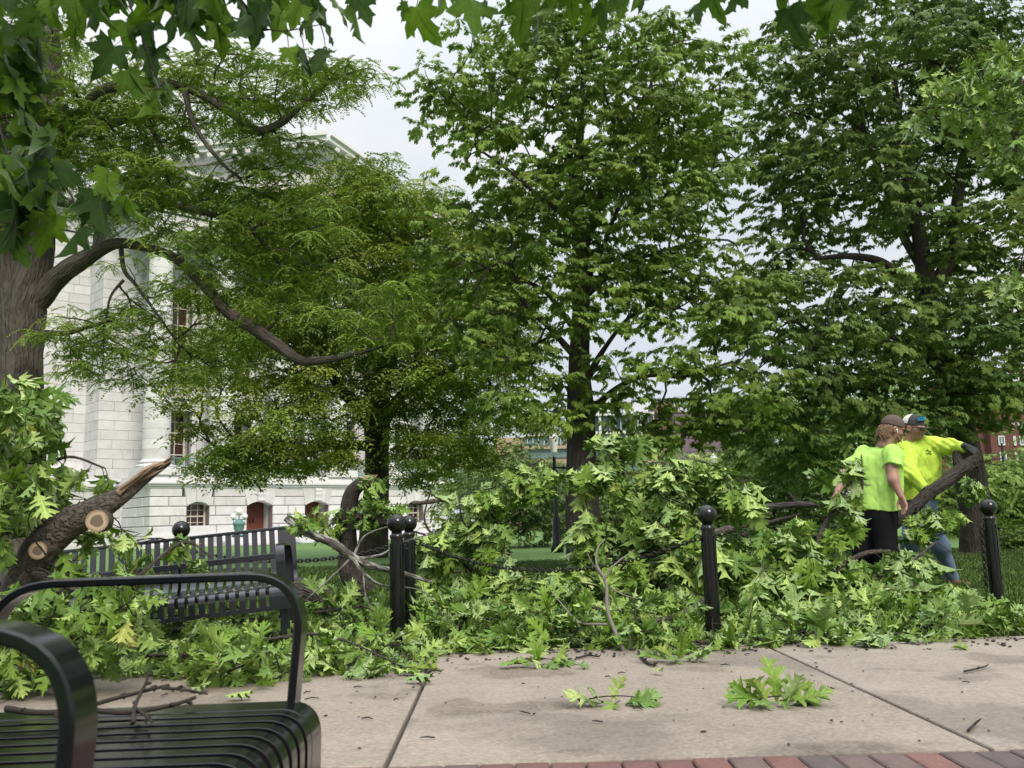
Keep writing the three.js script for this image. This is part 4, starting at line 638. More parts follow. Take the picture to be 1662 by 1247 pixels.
// shrubs and small trees that close the park off
const bushRoot = (px, depth) => [[px, 870, depth, 0.07], [px + 3, 800, depth, 0.05], [px - 4, 720, depth, 0.03]];
const bush = (name, label, px, depth, blobs, color, seed, o = {}) => tree(name, label, { kind: 'oval', seed, bark: M.barkDark, color, per: 10, R: 0.7, size: 1.35, flat: 0.7, minD: 0.5, limbs: [bushRoot(px, depth)], blobs, sag: 0.05, rTip: 0.008, step: 0.6, ...o });
bush('shrub', 'dark blue green shrub behind the lamp post in the middle', 850, 30, [[850, 800, 90, 80, 30, 1.6, 70]], [0.15, 0.25, 0.095], 1);
bush('small_tree', 'pale yellowish green small tree behind the broken snag, right of the stone building', 760, 36, [[765, 790, 60, 90, 36, 1.6, 60]], [0.22, 0.33, 0.09], 2);
bush('small_tree', 'greyish green thicket of a tree left of the workers', 1310, 30, [[1300, 790, 130, 95, 30, 2.2, 130], [1180, 800, 70, 75, 30, 1.6, 40]], [0.24, 0.37, 0.12], 3);
bush('small_tree', 'dark tree behind the fallen oak branch in the middle', 1050, 33, [[1050, 790, 90, 80, 33, 2, 70], [960, 820, 60, 60, 33, 1.6, 30]], [0.17, 0.28, 0.1], 4);
bush('shrub', 'bright green bushy shrub before the red brick building', 1630, 28, [[1630, 805, 85, 65, 28, 2, 90], [1545, 815, 50, 55, 28, 1.6, 30], [1720, 780, 70, 90, 28, 1.6, 50]], [0.2, 0.33, 0.09], 5);
bush('shrub', 'low clipped round bush at the right edge of the lawn', 1665, 18, [[1670, 878, 46, 20, 18, 0.6, 90]], [0.11, 0.2, 0.035], 6, { minD: 0.14, R: 0.22, size: 0.6, per: 14, limbs: [[[1668, 890, 18, 0.05], [1668, 880, 18, 0.03], [1668, 870, 18, 0.02]]] });
bush('shrub', 'low dark hedge bush at the edge of the lawn behind the right oak pile', 1230, 20, [[1215, 885, 70, 22, 20, 0.8, 80], [1330, 880, 70, 22, 20, 0.8, 60]], [0.09, 0.16, 0.045], 7, { minD: 0.18, R: 0.3, size: 0.7, per: 12, limbs: [[[1230, 895, 20, 0.05], [1230, 885, 20, 0.03], [1230, 875, 20, 0.02]]] });
bush('small_tree', 'leafy tree crown filling the gap behind the dark maple on the right', 1430, 26, [[1420, 690, 150, 70, 26, 2, 90], [1300, 700, 110, 60, 26, 2, 60]], [0.14, 0.25, 0.06], 8, { limbs: [[[1430, 880, 26, 0.2], [1425, 760, 26, 0.15], [1400, 690, 26, 0.08]]] });

// maple boughs that hang into the picture close above the camera
function bough(label, seed, stems, leaves, fill, size) {
  const r = rng(seed), list = [], base = at(...stems[0][0].slice(0, 3)), root = thing('maple_bough', label, 'branch', base), acc = new Acc();
  for (const s of stems) acc.curve(s.map(([x, y, d]) => at(x, y, d)), s.map((q) => q[3] * 0.55), s.length * 6, { rad: 6, rep: 1 });
  const spots = leaves.map(([x, y, d = 2.1, k = 1]) => ({ p: at(x, y, d), k })); for (const [x, y, rx, ry, d, dz, n] of fill) for (let i = 0; i < n; i++) { const q = rdir(r).multiplyScalar(Math.cbrt(r())); spots.push({ p: at(x + q.x * rx, y + q.y * ry, d + q.z * dz), k: 0.75 + 0.5 * r() }); }
  const nodes = stems.flatMap((s) => new THREE.CatmullRomCurve3(s.map(([x, y, d]) => at(x, y, d))).getPoints(s.length * 8));
  for (const { p, k } of spots) {
    const s = size * k * (0.85 + 0.3 * r()), Y = V((r() - 0.5) * 1.1, -0.85 - 0.4 * r(), (r() - 0.5) * 1.0).normalize(), Z = V((r() - 0.5) * 2.2, 0.55, (r() - 0.25) * 1.9), b = p.clone().addScaledVector(Y, -s * 0.45);
    list.push([basis(b, Y, Z, s), Math.floor(r() * 4), Math.floor(r() * 4)]);
    let n = nodes[0], nd = 1e9; for (const q of nodes) { const dd = q.distanceTo(b); if (dd < nd) { nd = dd; n = q; } }
    const mid = n.clone().lerp(b, 0.5); mid.y += nd * 0.15; acc.curve([n, mid, b], [0.0016, 0.0012, 0.0009], 5, { rad: 4, cap: false });
  }
  part('twig', rel(acc.build(), root), M.twig, root);
  for (const [m, g, t] of list) part('leaf', mapleShapes[g], mapleMats[t], root).applyMatrix4(m.premultiply(new THREE.Matrix4().makeTranslation(-base.x, -base.y, -base.z)));
}
bough('maple bough with large dark backlit leaves hanging along the top edge, over the middle', 11,
  [[[560, -60, 2.2, 0.008], [760, -30, 2.1, 0.006], [960, -25, 2.1, 0.005], [1180, -30, 2.1, 0.004], [1420, -20, 2.1, 0.003]]],
  [[690, 42, 2.1, 1.1], [655, 20, 2.1, 0.5], [768, 25, 2.1, 1.15], [790, 8, 2.2], [848, 34, 2.1, 0.95], [872, 62, 2.05, 0.75], [885, 30, 2.1], [930, 12, 2.1, 0.9], [955, 35, 2.15, 0.85], [978, 25, 2.1, 0.9], [1008, 10, 2.1, 0.7], [1045, 0, 2.1, 0.6], [1133, 20, 2.1, 0.75], [1160, 12, 2.0, 0.8], [1190, 5, 2.1, 0.7], [1290, 48, 2.1, 1.05], [1325, 22, 2.1, 0.85], [1350, 30, 2.1, 0.85], [1385, 12, 2.1, 0.6], [1265, -10, 2.1, 0.6], [1040, -15, 2.1], [900, -10, 2.1], [820, -15, 2.1], [720, -5, 2.1]],
  [[1100, -40, 400, 25, 2.1, 0.1, 20]], 0.112);
bough('maple bough with large leaves hanging over the upper left of the view', 12,
  [[[80, -60, 2.3, 0.009], [200, -20, 2.2, 0.007], [340, 15, 2.15, 0.005], [450, 50, 2.1, 0.003], [520, 40, 2.1, 0.002]], [[200, -20, 2.2, 0.005], [230, 60, 2.2, 0.004], [255, 130, 2.2, 0.003], [270, 170, 2.2, 0.002]], [[300, -60, 2.2, 0.006], [420, -20, 2.15, 0.004], [560, -25, 2.1, 0.003]]],
  [[118, 62, 2.2, 0.95], [152, 25, 2.2, 1], [170, 100, 2.2, 1.05], [205, 60, 2.2, 0.9], [238, 60, 2.2, 1], [245, 100, 2.2, 0.85], [262, 145, 2.2, 0.8], [222, 145, 2.2, 0.95], [240, 175, 2.2, 0.85], [275, 155, 2.2, 0.7], [285, 30, 2.15, 1.1], [310, 55, 2.15, 1.15], [345, 45, 2.15, 1], [360, 65, 2.15, 0.9], [395, 55, 2.1, 0.85], [418, 45, 2.1, 0.9], [455, 35, 2.1, 0.95], [480, 25, 2.1, 0.7], [490, 105, 2.1, 0.85], [515, 100, 2.1, 0.9], [475, 92, 2.1, 0.7], [530, 50, 2.1, 0.85], [555, 20, 2.1, 0.9], [590, 15, 2.1, 0.85], [575, 45, 2.1, 0.7], [500, 45, 2.1, 0.8]],
  [[260, 5, 290, 45, 2.2, 0.15, 40], [60, 40, 80, 70, 2.3, 0.15, 16]], 0.112);
bough('maple bough with dark leaves hanging down the left edge of the view', 13,
  [[[-60, 60, 2.3, 0.008], [-10, 180, 2.25, 0.006], [25, 290, 2.2, 0.005], [60, 370, 2.2, 0.003]], [[0, 215, 2.25, 0.004], [80, 300, 2.2, 0.003], [150, 345, 2.2, 0.002], [200, 345, 2.2, 0.0015]]],
  [[40, 235, 2.25, 1.05], [75, 255, 2.2, 0.9], [20, 285, 2.25, 1], [60, 300, 2.2, 1.1], [30, 350, 2.2, 1.1], [85, 340, 2.2, 0.9], [70, 385, 2.2, 0.9], [118, 398, 2.2, 0.9], [30, 405, 2.2, 0.85], [165, 300, 2.2, 0.7], [180, 318, 2.2, 0.6], [160, 350, 2.2, 0.95], [200, 352, 2.2, 0.7], [215, 345, 2.2, 0.75], [20, 110, 2.3], [35, 160, 2.3, 0.9], [45, 120, 2.3, 0.8], [140, 345, 2.2, 0.7]],
  [[20, 300, 65, 110, 2.25, 0.15, 34], [15, 130, 40, 60, 2.3, 0.12, 14]], 0.115);

// ------------------------------------------------------------------ bollards and chains
function bollard(x, z, label, rings) {
  const t = thing('bollard', label, 'bollard', V(x, 0, z), 'black ball top bollards');
  part('post', lathe([[0.0, -0.05], [0.058, -0.05], [0.058, 0.02], [0.046, 0.035], [0.0415, 0.7], [0.047, 0.705], [0.047, 0.722], [0.036, 0.728], [0.033, 0.745], [0, 0.75]], 24), M.black, t);
  for (let k = 0; k < 8; k++) part('flute', rbox(0.012, 0.6, 0.006, 0.0025).translate(0, 0.37, 0.0445).rotateY(k * 0.785), M.black, t);
  part('ball', new THREE.SphereGeometry(0.063, 32, 24).translate(0, 0.798, 0), M.black, t);
  for (const a of rings) part('ring', merge([new THREE.TorusGeometry(0.022, 0.0045, 8, 20).translate(0.068, 0.655, 0), new THREE.CylinderGeometry(0.007, 0.007, 0.03, 8).rotateZ(Math.PI / 2).translate(0.048, 0.655, 0)]).rotateY(a), M.chain, t);
  return V(x, 0, z);
}
const onG = (px, d) => { const p = at(px, 1000, d); return [p.x, -d]; };
const pA = bollard(...onG(645, 6.1), 'black bollard with a ball top, nearest of the two left of the fallen oak pile', [0.1]);
const pB = bollard(...onG(665, 7.15), 'black ball top bollard standing half hidden right behind another bollard', [0.1, Math.PI]);
const pC = bollard(...onG(1157, 5.94), 'black ball top bollard in the middle of the oak pile where the sagging chain ends', [0.1, Math.PI]);
const pD = bollard(...onG(1622, 7.07), 'black bollard at the right edge with a broken chain hanging from it', [Math.PI + 0.3]);
const pE = bollard(...onG(290, 6.75), 'black bollard behind the tilted bench, its ball above the backrest', [0, Math.PI]);
const linkGeo = new THREE.TorusGeometry(0.0125, 0.0044, 6, 12).scale(1.55, 1, 1);
function chain(label, pts, n) {
  const c = new THREE.CatmullRomCurve3(pts), t = thing('chain', label, 'chain', pts[0]), L = c.getLength(), k = Math.floor(L / 0.0285), x = V(1, 0, 0), q2 = new THREE.Quaternion();
  for (let i = 0; i < k; i++) { const u = (i + 0.5) / k, m = part('link', linkGeo, M.chain, t); m.position.copy(c.getPointAt(u)).sub(pts[0]); m.quaternion.setFromUnitVectors(x, c.getTangentAt(u)).multiply(q2.setFromAxisAngle(x, i % 2 ? 1.57 : 0.05)); }
}
const ringAt = (p, a) => V(p.x + Math.cos(a) * 0.085, 0.645, p.z - Math.sin(a) * 0.085);
const sagTo = (a, b, s, k = 7) => Array.from({ length: k + 1 }, (_, i) => { const t = i / k, p = a.clone().lerp(b, t); p.y -= s * 4 * t * (1 - t); return p; });
chain('black chain that sags between bollards in front of the fallen oak pile', sagTo(ringAt(pB, 0.1), ringAt(pC, Math.PI), 0.2), 0);
chain('black chain running behind the tilted bench to the bollards', sagTo(ringAt(pE, 0), ringAt(pB, Math.PI), 0.1), 0);
{ const a = ringAt(pD, Math.PI + 0.3); chain('broken chain hanging straight down from the bollard at the right edge', [a, V(a.x, 0.45, a.z), V(a.x - 0.012, 0.2, a.z + 0.01), V(a.x - 0.03, 0.05, a.z + 0.02)], 0); }
{ const a = ringAt(pE, Math.PI).add(V(0.02, 0, 0)); chain('loose chain hanging to the ground under the tilted bench', [a, V(a.x + 0.02, 0.35, a.z), V(a.x + 0.03, 0.12, a.z + 0.02), V(a.x + 0.06, 0.02, a.z + 0.05)], 0); }

// ------------------------------------------------------------------ benches of bent flat steel slats
const slatPts = round2([[-0.86, 0.8], [-0.76, 0.428], [0.004, 0.437], [0.002, 0.3]], [0, 0.1, 0.062, 0], 10);
const slatGeo = bar(slatPts, 0.038, 0.009, 0.001), hoopGeo = bar(round2([[-0.05, 0], [-0.042, 0.42], [-0.018, 0.69], [-0.645, 0.685], [-0.635, 0]], [0, 0.02, 0.115, 0.14, 0], 10), 0.055, 0.016, 0.003);
const slatGeoA = bar(round2([[-0.86, 0.8], [-0.76, 0.428], [0.004, 0.437], [0.002, 0.3]], [0, 0.1, 0.062, 0], 10), 0.085, 0.01);
function bench(label, len, arms, pos, quat, { mat = M.bench } = {}) {
  const t = thing('slatted_bench', label, 'bench', pos); t.quaternion.copy(quat);
  const n = Math.floor(len / 0.0576); for (let i = 1; i < n; i++) part('slat', slatGeo, mat, t).position.set(0, 0, -len / 2 + i * len / n);
  for (const s of [-1, 1]) part('end_slat', slatGeoA, mat, t).position.set(0.0, 0.001, s * len / 2);
  for (const z of arms) part('armrest', hoopGeo, mat, t).position.set(0, 0, z);
  part('top_rail', rbox(0.03, 0.022, len + 0.08, 0.006, -0.863, 0.808, 0), mat, t);
  part('under_rail', merge([rbox(0.045, 0.03, len, 0.005, -0.09, 0.408, 0), rbox(0.045, 0.03, len, 0.005, -0.42, 0.403, 0), rbox(0.02, 0.04, len, 0.005, -0.81, 0.62, 0), rbox(0.012, 0.03, len, 0.004, -0.008, 0.315, 0)]), mat, t);
  for (const z of arms) part('foot', rbox(0.12, 0.012, 0.09, 0.003, -0.05, 0.046, z), mat, t), part('foot', rbox(0.12, 0.012, 0.09, 0.003, -0.635, 0.046, z), mat, t), part('seat_support', rbox(0.6, 0.035, 0.012, 0.003, -0.33, 0.375, z + 0.02), mat, t);
  return t;
}
bench('glossy black slatted bench close up at lower left with a twig on its seat', 1.84, [-0.93, 0.01, 0.95], V(-0.405, 0, -0.95), new THREE.Quaternion());
const qz = new THREE.Quaternion().setFromAxisAngle(V(0, 0, 1), 4.8 * Math.PI / 180), qy = new THREE.Quaternion().setFromAxisAngle(V(0, 1, 0), -Math.PI / 2 + 0.16);
bench('black slatted bench knocked aslant under the fallen oak limb', 1.84, [-0.92, 0.92], V(-2.31, -0.075, -5.62), qz.multiply(qy), { mat: M.benchDull });
{ // the dead twig on the near seat
  const a = new Acc(), y = 0.49, P = (px, py, d) => at(px, py, d), t = thing('dead_twig', 'dark dead twig with knobbly side shoots lying on the near bench seat', 'twig', P(235, 1140, 1.55)), r = rng(4);
  const run = (pts, r0, r1) => { const Q = pts.map((q) => P(...q)), rs = Q.map((_, i) => (r0 + (r1 - r0) * i / (Q.length - 1)) * 0.72); const S2 = a.curve(Q, rs, 16, { rad: 7, lump: 0.25 }); for (let k = 2; k < 15; k += 3) { const p = S2[k], d = rdir(r).multiplyScalar(0.006 + 0.006 * r()); a.path([p, p.clone().add(d)], [r0 * 0.8, r0 * 0.45], { rad: 5 }); } };
  run([[10, 1150, 1.8], [60, 1157, 1.78], [120, 1153, 1.78], [175, 1137, 1.8], [230, 1123, 1.82], [275, 1112, 1.84]], 0.0088, 0.0036);
  run([[262, 1117, 1.83], [300, 1120, 1.85], [337, 1127, 1.86]], 0.0044, 0.0022);
  run([[150, 1153, 1.79], [200, 1157, 1.79], [250, 1151, 1.8], [290, 1142, 1.82], [318, 1132, 1.83]], 0.0074, 0.004);
  run([[216, 1172, 1.68], [218, 1148, 1.76], [230, 1122, 1.8], [238, 1105, 1.81], [241, 1086, 1.82]], 0.0058, 0.0032);
  run([[222, 1152, 1.78], [236, 1162, 1.74], [246, 1172, 1.69]], 0.0048, 0.0024);
  part('shoot', rel(a.build(), t), M.twig, t);
}

// ------------------------------------------------------------------ the fallen oak: broken limbs, leafy boughs, sprigs
const BENCH = [...[[345, 895], [375, 890], [405, 885], [435, 882], [462, 880], [482, 885], [345, 925], [375, 920], [405, 918], [435, 915], [462, 910], [420, 960], [380, 965], [340, 970], [450, 950], [165, 903], [185, 900], [225, 897], [250, 893], [170, 930], [270, 925], [300, 920]].map(([x, y]) => [x, y, 18, 6.3])];   // so much of the tilted bench is bare
const CHAIN = [...[[690, 893], [715, 903], [740, 912], [770, 921], [800, 928], [830, 932], [860, 934], [890, 934], [920, 932], [950, 928], [980, 922], [1010, 914], [1040, 904], [1070, 893], [1100, 882], [1125, 872]].map(([x, y]) => [x, y + 3, 15, 7.6])];   // the chain hangs free of the leaves
function fallen(name, label, category, { limbs, blobs, seed, minD = 0.14, tuft = {}, nParts = 130, bark: bm = M.barkFallen, rTip = 0.0026, step = 0.12, sag = 0.05, extra = [], yellow = 0, back = 0.2, avoid = [] }) {
  const r = rng(seed), tips = scatter(blobs, r, minD), g = grow(limbs, tips, r, { rTip, step, sag, back, lump: 0.14, bs: 0.22, expo: 0.45, wob: 0.2 }), b = at(...limbs[0][0].slice(0, 3)), root = thing(name, label, category, V(b.x, 0, b.z)), list = [];
  part('limb', rel(g.trunk, root), bm, root); if (g.twigs) part('twigs', rel(g.twigs, root), M.twig, root, true);
  for (const t of g.tips) oakTuft(list, t.p, t.dir, r, tuft);
  for (const [x, y, d, o] of extra) oakTuft(list, at(x, y, d), V((r() - 0.5), -0.3, (r() - 0.5)).normalize(), r, { ...tuft, ...o });
  list.forEach((l) => { l.y = r() < yellow; });
  const clear = list.filter((l) => { const c = V(0, 0.5, 0).applyMatrix4(l.m), q = c.clone().project(camera), x = (q.x + 1) * CX, y = (1 - q.y) * CY; return !avoid.some(([ax, ay, ar, ad]) => c.z > -(ax > 685 && ax < 1130 && ar === 15 ? 7.15 - (ax - 665) / 492 * 1.2 : ad) && Math.hypot(x - ax, y - ay) < ar); });
  addOakLeaves(root, clear, nParts); return root;
}
function cutFace(root, px, py, d, rad, dir, len) {             // a sawn-off stub: bark sleeve and the pale end grain with its rings
  const p = at(px, py, d), q = new THREE.Quaternion().setFromUnitVectors(V(0, 0, 1), dir.clone().normalize()), o = p.clone().sub(root.position);
  const sl = part('stub', new THREE.CylinderGeometry(rad, rad * 1.12, len, 22, 1, true).rotateX(Math.PI / 2).translate(0, 0, -len / 2), M.barkFallen, root); sl.position.copy(o); sl.quaternion.copy(q);
  const g = new THREE.CircleGeometry(rad, 30), e = part('cut_face', g.translate(0, 0, 0.001), M.cutEnd, root); e.position.copy(o); e.quaternion.copy(q);
}
// broken end: a bundle of torn splinters
function splinters(root, p, dir, rad, len, n, seed) {
  const r = rng(seed), a = new Acc();
  for (let k = 0; k < n; k++) { const o = rdir(r).multiplyScalar(rad * 0.75), b = p.clone().add(o).addScaledVector(dir, -0.03), L = len * (0.3 + 0.7 * r()), e = b.clone().addScaledVector(dir, L).add(rdir(r).multiplyScalar(L * 0.12)); a.path([b, b.clone().lerp(e, 0.5), e], [rad * 0.4, rad * 0.32, rad * 0.06], { rad: 5 }); }
  part('torn_wood', rel(a.build(), root), M.wood, root);
}
{ // the big sawn limb on the left
  const t = fallen('fallen_limb', 'thick broken oak limb with two pale saw cuts and drooping leaves at the left', 'branch', {
    seed: 21, limbs: [[[10, 1000, 5.0, 0.085], [36, 945, 4.95, 0.09], [68, 890, 4.9, 0.096], [112, 850, 4.9, 0.09], [158, 828, 4.9, 0.07], [196, 806, 4.92, 0.048], [236, 775, 4.95, 0.031], [276, 752, 5.0, 0.008]],
      [[70, 870, 5, 0.04], [30, 790, 4.9, 0.028], [10, 700, 4.8, 0.016], [20, 630, 4.75, 0.008]], [[100, 850, 5, 0.03], [60, 770, 4.9, 0.014], [110, 742, 4.9, 0.008], [170, 760, 4.9, 0.005]], [[60, 930, 4.8, 0.03], [130, 960, 4.6, 0.018], [190, 985, 4.5, 0.01]]],
    blobs: [[25, 680, 65, 75, 4.7, 0.3, 22], [20, 800, 85, 85, 4.75, 0.35, 34], [120, 790, 65, 40, 4.95, 0.2, 11], [45, 960, 70, 60, 4.6, 0.3, 18], [160, 985, 75, 60, 4.5, 0.25, 20], [40, 1055, 90, 40, 4.6, 0.3, 18], [110, 915, 40, 30, 5.05, 0.2, 5], [190, 868, 50, 24, 5.1, 0.2, 6]],
    tuft: { hang: 0.5, size: 0.17, n: 8, droop: 0.8, paleShare: 0.18 }, nParts: 260, yellow: 0.004, avoid: [...BENCH, [160, 835, 58, 5], [110, 845, 46, 5], [62, 888, 48, 5], [40, 930, 40, 5], [230, 780, 40, 5]],
  });
  cutFace(t, 157, 846, 4.78, 0.056, V(0.25, -0.05, 1), 0.12); cutFace(t, 61, 894, 4.77, 0.045, V(0.2, -0.05, 1), 0.1);
  const a = new Acc(), P = [[178, 806, 4.9], [206, 788, 4.89], [236, 766, 4.92], [262, 753, 4.96], [281, 748, 5.0]].map((q) => at(...q)); a.curve(P, [0.003, 0.014, 0.017, 0.012, 0.002], 22, { rad: 9, lump: 0.9, seed: 3 }); part('torn_wood', rel(a.build(), t), M.wood, t); splinters(t, at(262, 756, 4.96), V(0.85, 0.4, 0).normalize(), 0.015, 0.11, 16, 31); splinters(t, at(205, 792, 4.88), V(0.8, 0.55, 0).normalize(), 0.026, 0.2, 14, 33); splinters(t, at(235, 773, 4.92), V(0.85, 0.5, 0.1).normalize(), 0.02, 0.14, 14, 35);
}
fallen('leafy_bough', 'leafy oak bough draped over the back of the tilted bench', 'branch', { seed: 22, limbs: [[[150, 1000, 5.1, 0.014], [220, 940, 5.2, 0.012], [300, 880, 5.4, 0.008], [345, 905, 5.35, 0.004]]], blobs: [[200, 905, 40, 30, 5.35, 0.15, 5], [310, 895, 40, 25, 5.35, 0.12, 5], [235, 872, 50, 14, 5.9, 0.15, 4], [180, 960, 40, 25, 5.1, 0.15, 4]], tuft: { size: 0.165, n: 6, droop: 0.8, paleShare: 0.35 }, nParts: 90, yellow: 0.04, avoid: BENCH });
fallen('leafy_bough', 'leafy oak bough spread on the concrete edge in front of the tilted bench', 'branch', { seed: 23, limbs: [[[120, 1060, 5.3, 0.016], [230, 1065, 5.1, 0.012], [360, 1060, 4.95, 0.01], [470, 1060, 5.0, 0.007], [560, 1060, 5.1, 0.004]], [[420, 1040, 5.2, 0.01], [520, 1030, 5.2, 0.008], [640, 1075, 4.9, 0.005]]],
  blobs: [[400, 1078, 80, 26, 4.72, 0.25, 22], [300, 1068, 90, 22, 5.0, 0.25, 14], [180, 1070, 80, 20, 5.2, 0.3, 10], [520, 1055, 70, 24, 5.2, 0.3, 14], [600, 1080, 80, 20, 4.95, 0.25, 16], [660, 1060, 50, 20, 5.3, 0.3, 7], [350, 1035, 90, 14, 5.4, 0.2, 6]], tuft: { size: 0.165, n: 7, droop: 0.45, paleShare: 0.4, spread: 1 }, nParts: 280, minD: 0.12 });
fallen('leafy_bough', 'leafy oak bough on the grass behind and under the tilted bench', 'branch', { seed: 24, limbs: [[[180, 1030, 6.2, 0.02], [320, 1020, 6.4, 0.016], [460, 1000, 6.5, 0.01], [600, 985, 6.6, 0.006]]], blobs: [[250, 1015, 110, 18, 6.2, 0.3, 10], [420, 1005, 80, 20, 6.4, 0.3, 8], [560, 990, 70, 30, 6.6, 0.4, 13], [590, 1020, 60, 20, 6.2, 0.3, 9]], tuft: { size: 0.16, n: 6, droop: 0.5, paleShare: 0.4, spread: 1 }, nParts: 100 });
{ // grey lichened branch with bare twigs
  const t = fallen('lichened_branch', 'grey lichen spotted branch with bare twigs leaning down to the bollards from the bench end', 'branch', {
    seed: 25, bark: M.lichen, limbs: [[[463, 842, 6.2, 0.019], [500, 866, 6.2, 0.027], [540, 882, 6.25, 0.03], [572, 905, 6.3, 0.028], [600, 918, 6.35, 0.024], [650, 930, 6.45, 0.018], [700, 945, 6.6, 0.012]], [[572, 905, 6.3, 0.014], [590, 930, 6.25, 0.01], [620, 950, 6.2, 0.007], [645, 952, 6.2, 0.005]], [[575, 908, 6.3, 0.013], [620, 900, 6.5, 0.009], [655, 880, 6.6, 0.006], [720, 862, 6.7, 0.003]], [[570, 905, 6.3, 0.009], [545, 930, 6.2, 0.006], [510, 962, 6.1, 0.005], [490, 980, 6.05, 0.003]], [[572, 906, 6.3, 0.01], [592, 870, 6.4, 0.006], [640, 852, 6.5, 0.004]], [[590, 930, 6.25, 0.008], [592, 960, 6.2, 0.006], [605, 1000, 6.1, 0.003]], [[620, 950, 6.2, 0.006], [690, 962, 6.1, 0.004], [720, 1000, 6.0, 0.003]]],
    blobs: [[490, 842, 22, 10, 6.2, 0.06, 3], [510, 838, 22, 14, 6.3, 0.06, 3]], minD: 0.06, tuft: { size: 0.13, n: 6, droop: 0.6, paleShare: 0.1 }, nParts: 60, step: 0.06 });
  splinters(t, at(466, 844, 6.2), V(-0.7, 0.7, 0).normalize(), 0.016, 0.05, 7, 5);
}
{ // the snag
  const t = fallen('broken_snag', 'upright broken branch stump with torn pale top before the dark tree trunk', 'branch', { seed: 26, bark: M.barkDark, limbs: [[[598, 968, 8.2, 0.11], [570, 935, 8.2, 0.1], [566, 890, 8.2, 0.085], [566, 840, 8.2, 0.078], [572, 800, 8.2, 0.072], [590, 782, 8.2, 0.055]], [[566, 845, 8.2, 0.05], [590, 838, 8.15, 0.035], [640, 855, 8, 0.016], [690, 868, 7.9, 0.008]], [[540, 985, 8.1, 0.1], [510, 965, 8.1, 0.13], [480, 962, 8.1, 0.13]]], blobs: [[600, 772, 14, 8, 8.15, 0.06, 2], [612, 815, 36, 24, 8.1, 0.12, 8], [590, 830, 22, 20, 8.1, 0.12, 4], [545, 855, 14, 40, 8.15, 0.1, 4]], minD: 0.08, tuft: { size: 0.16, n: 6, droop: 0.7, paleShare: 0.5 }, nParts: 60 });
  splinters(t, at(592, 783, 8.18), V(0.85, 0.5, 0).normalize(), 0.05, 0.14, 16, 9); splinters(t, at(585, 838, 8.1), V(0.2, 0.1, 1).normalize(), 0.035, 0.05, 10, 11);
}
fallen('leafy_bough', 'pale leafy oak bough heaped behind the two bollards', 'branch', { seed: 27, limbs: [[[720, 985, 8.6, 0.04], [760, 930, 8.6, 0.035], [790, 850, 8.5, 0.02], [830, 780, 8.4, 0.012], [880, 745, 8.4, 0.006]], [[670, 818, 8.8, 0.02], [740, 812, 8.8, 0.016], [820, 825, 8.7, 0.01]], [[760, 930, 8.5, 0.02], [750, 860, 8.4, 0.012], [745, 800, 8.4, 0.008]], [[740, 900, 8.5, 0.02], [690, 850, 8.4, 0.01], [700, 790, 8.4, 0.006]]],
  blobs: [[855, 765, 40, 22, 8.4, 0.2, 13], [780, 800, 50, 24, 8.5, 0.3, 14], [770, 860, 70, 40, 8.4, 0.4, 24], [700, 880, 40, 40, 8.3, 0.3, 10], [800, 940, 80, 40, 8.2, 0.4, 24], [720, 970, 50, 25, 8.0, 0.3, 10]], tuft: { hang: 0.8, size: 0.2, n: 9, droop: 1.3, paleShare: 0.65, spread: 0.65 }, nParts: 170, minD: 0.13, avoid: CHAIN });
fallen('leafy_bough', 'tall heap of drooping oak boughs left of the middle bollard', 'branch', { seed: 28, limbs: [[[1250, 835, 8.2, 0.03], [1180, 860, 8.0, 0.036], [1110, 880, 7.8, 0.045], [1040, 905, 7.7, 0.04], [980, 930, 7.6, 0.03], [920, 950, 7.5, 0.02]], [[1060, 890, 7.7, 0.03], [1020, 800, 7.6, 0.02], [1000, 720, 7.6, 0.012], [990, 692, 7.6, 0.006]], [[1100, 880, 7.7, 0.03], [1130, 800, 7.5, 0.02], [1120, 750, 7.5, 0.012], [1180, 760, 7.4, 0.008]], [[1000, 920, 7.6, 0.02], [960, 850, 7.4, 0.014], [945, 780, 7.4, 0.008]]],
  blobs: [[1005, 702, 36, 14, 7.6, 0.14, 17], [970, 752, 50, 26, 7.5, 0.22, 26], [1115, 758, 80, 22, 7.5, 0.25, 40], [1185, 800, 48, 34, 7.4, 0.22, 26], [1050, 785, 60, 26, 7.5, 0.22, 20], [955, 855, 36, 36, 7.4, 0.25, 15], [1065, 840, 80, 36, 7.4, 0.35, 34], [1040, 915, 100, 36, 7.2, 0.3, 38], [1150, 890, 55, 50, 7.1, 0.25, 26], [1090, 965, 100, 20, 6.9, 0.3, 18], [915, 920, 30, 30, 7.4, 0.2, 6]], tuft: { hang: 0.8, size: 0.225, n: 11, droop: 1.5, paleShare: 0.55, spread: 0.62 }, nParts: 298, minD: 0.17, avoid: CHAIN });
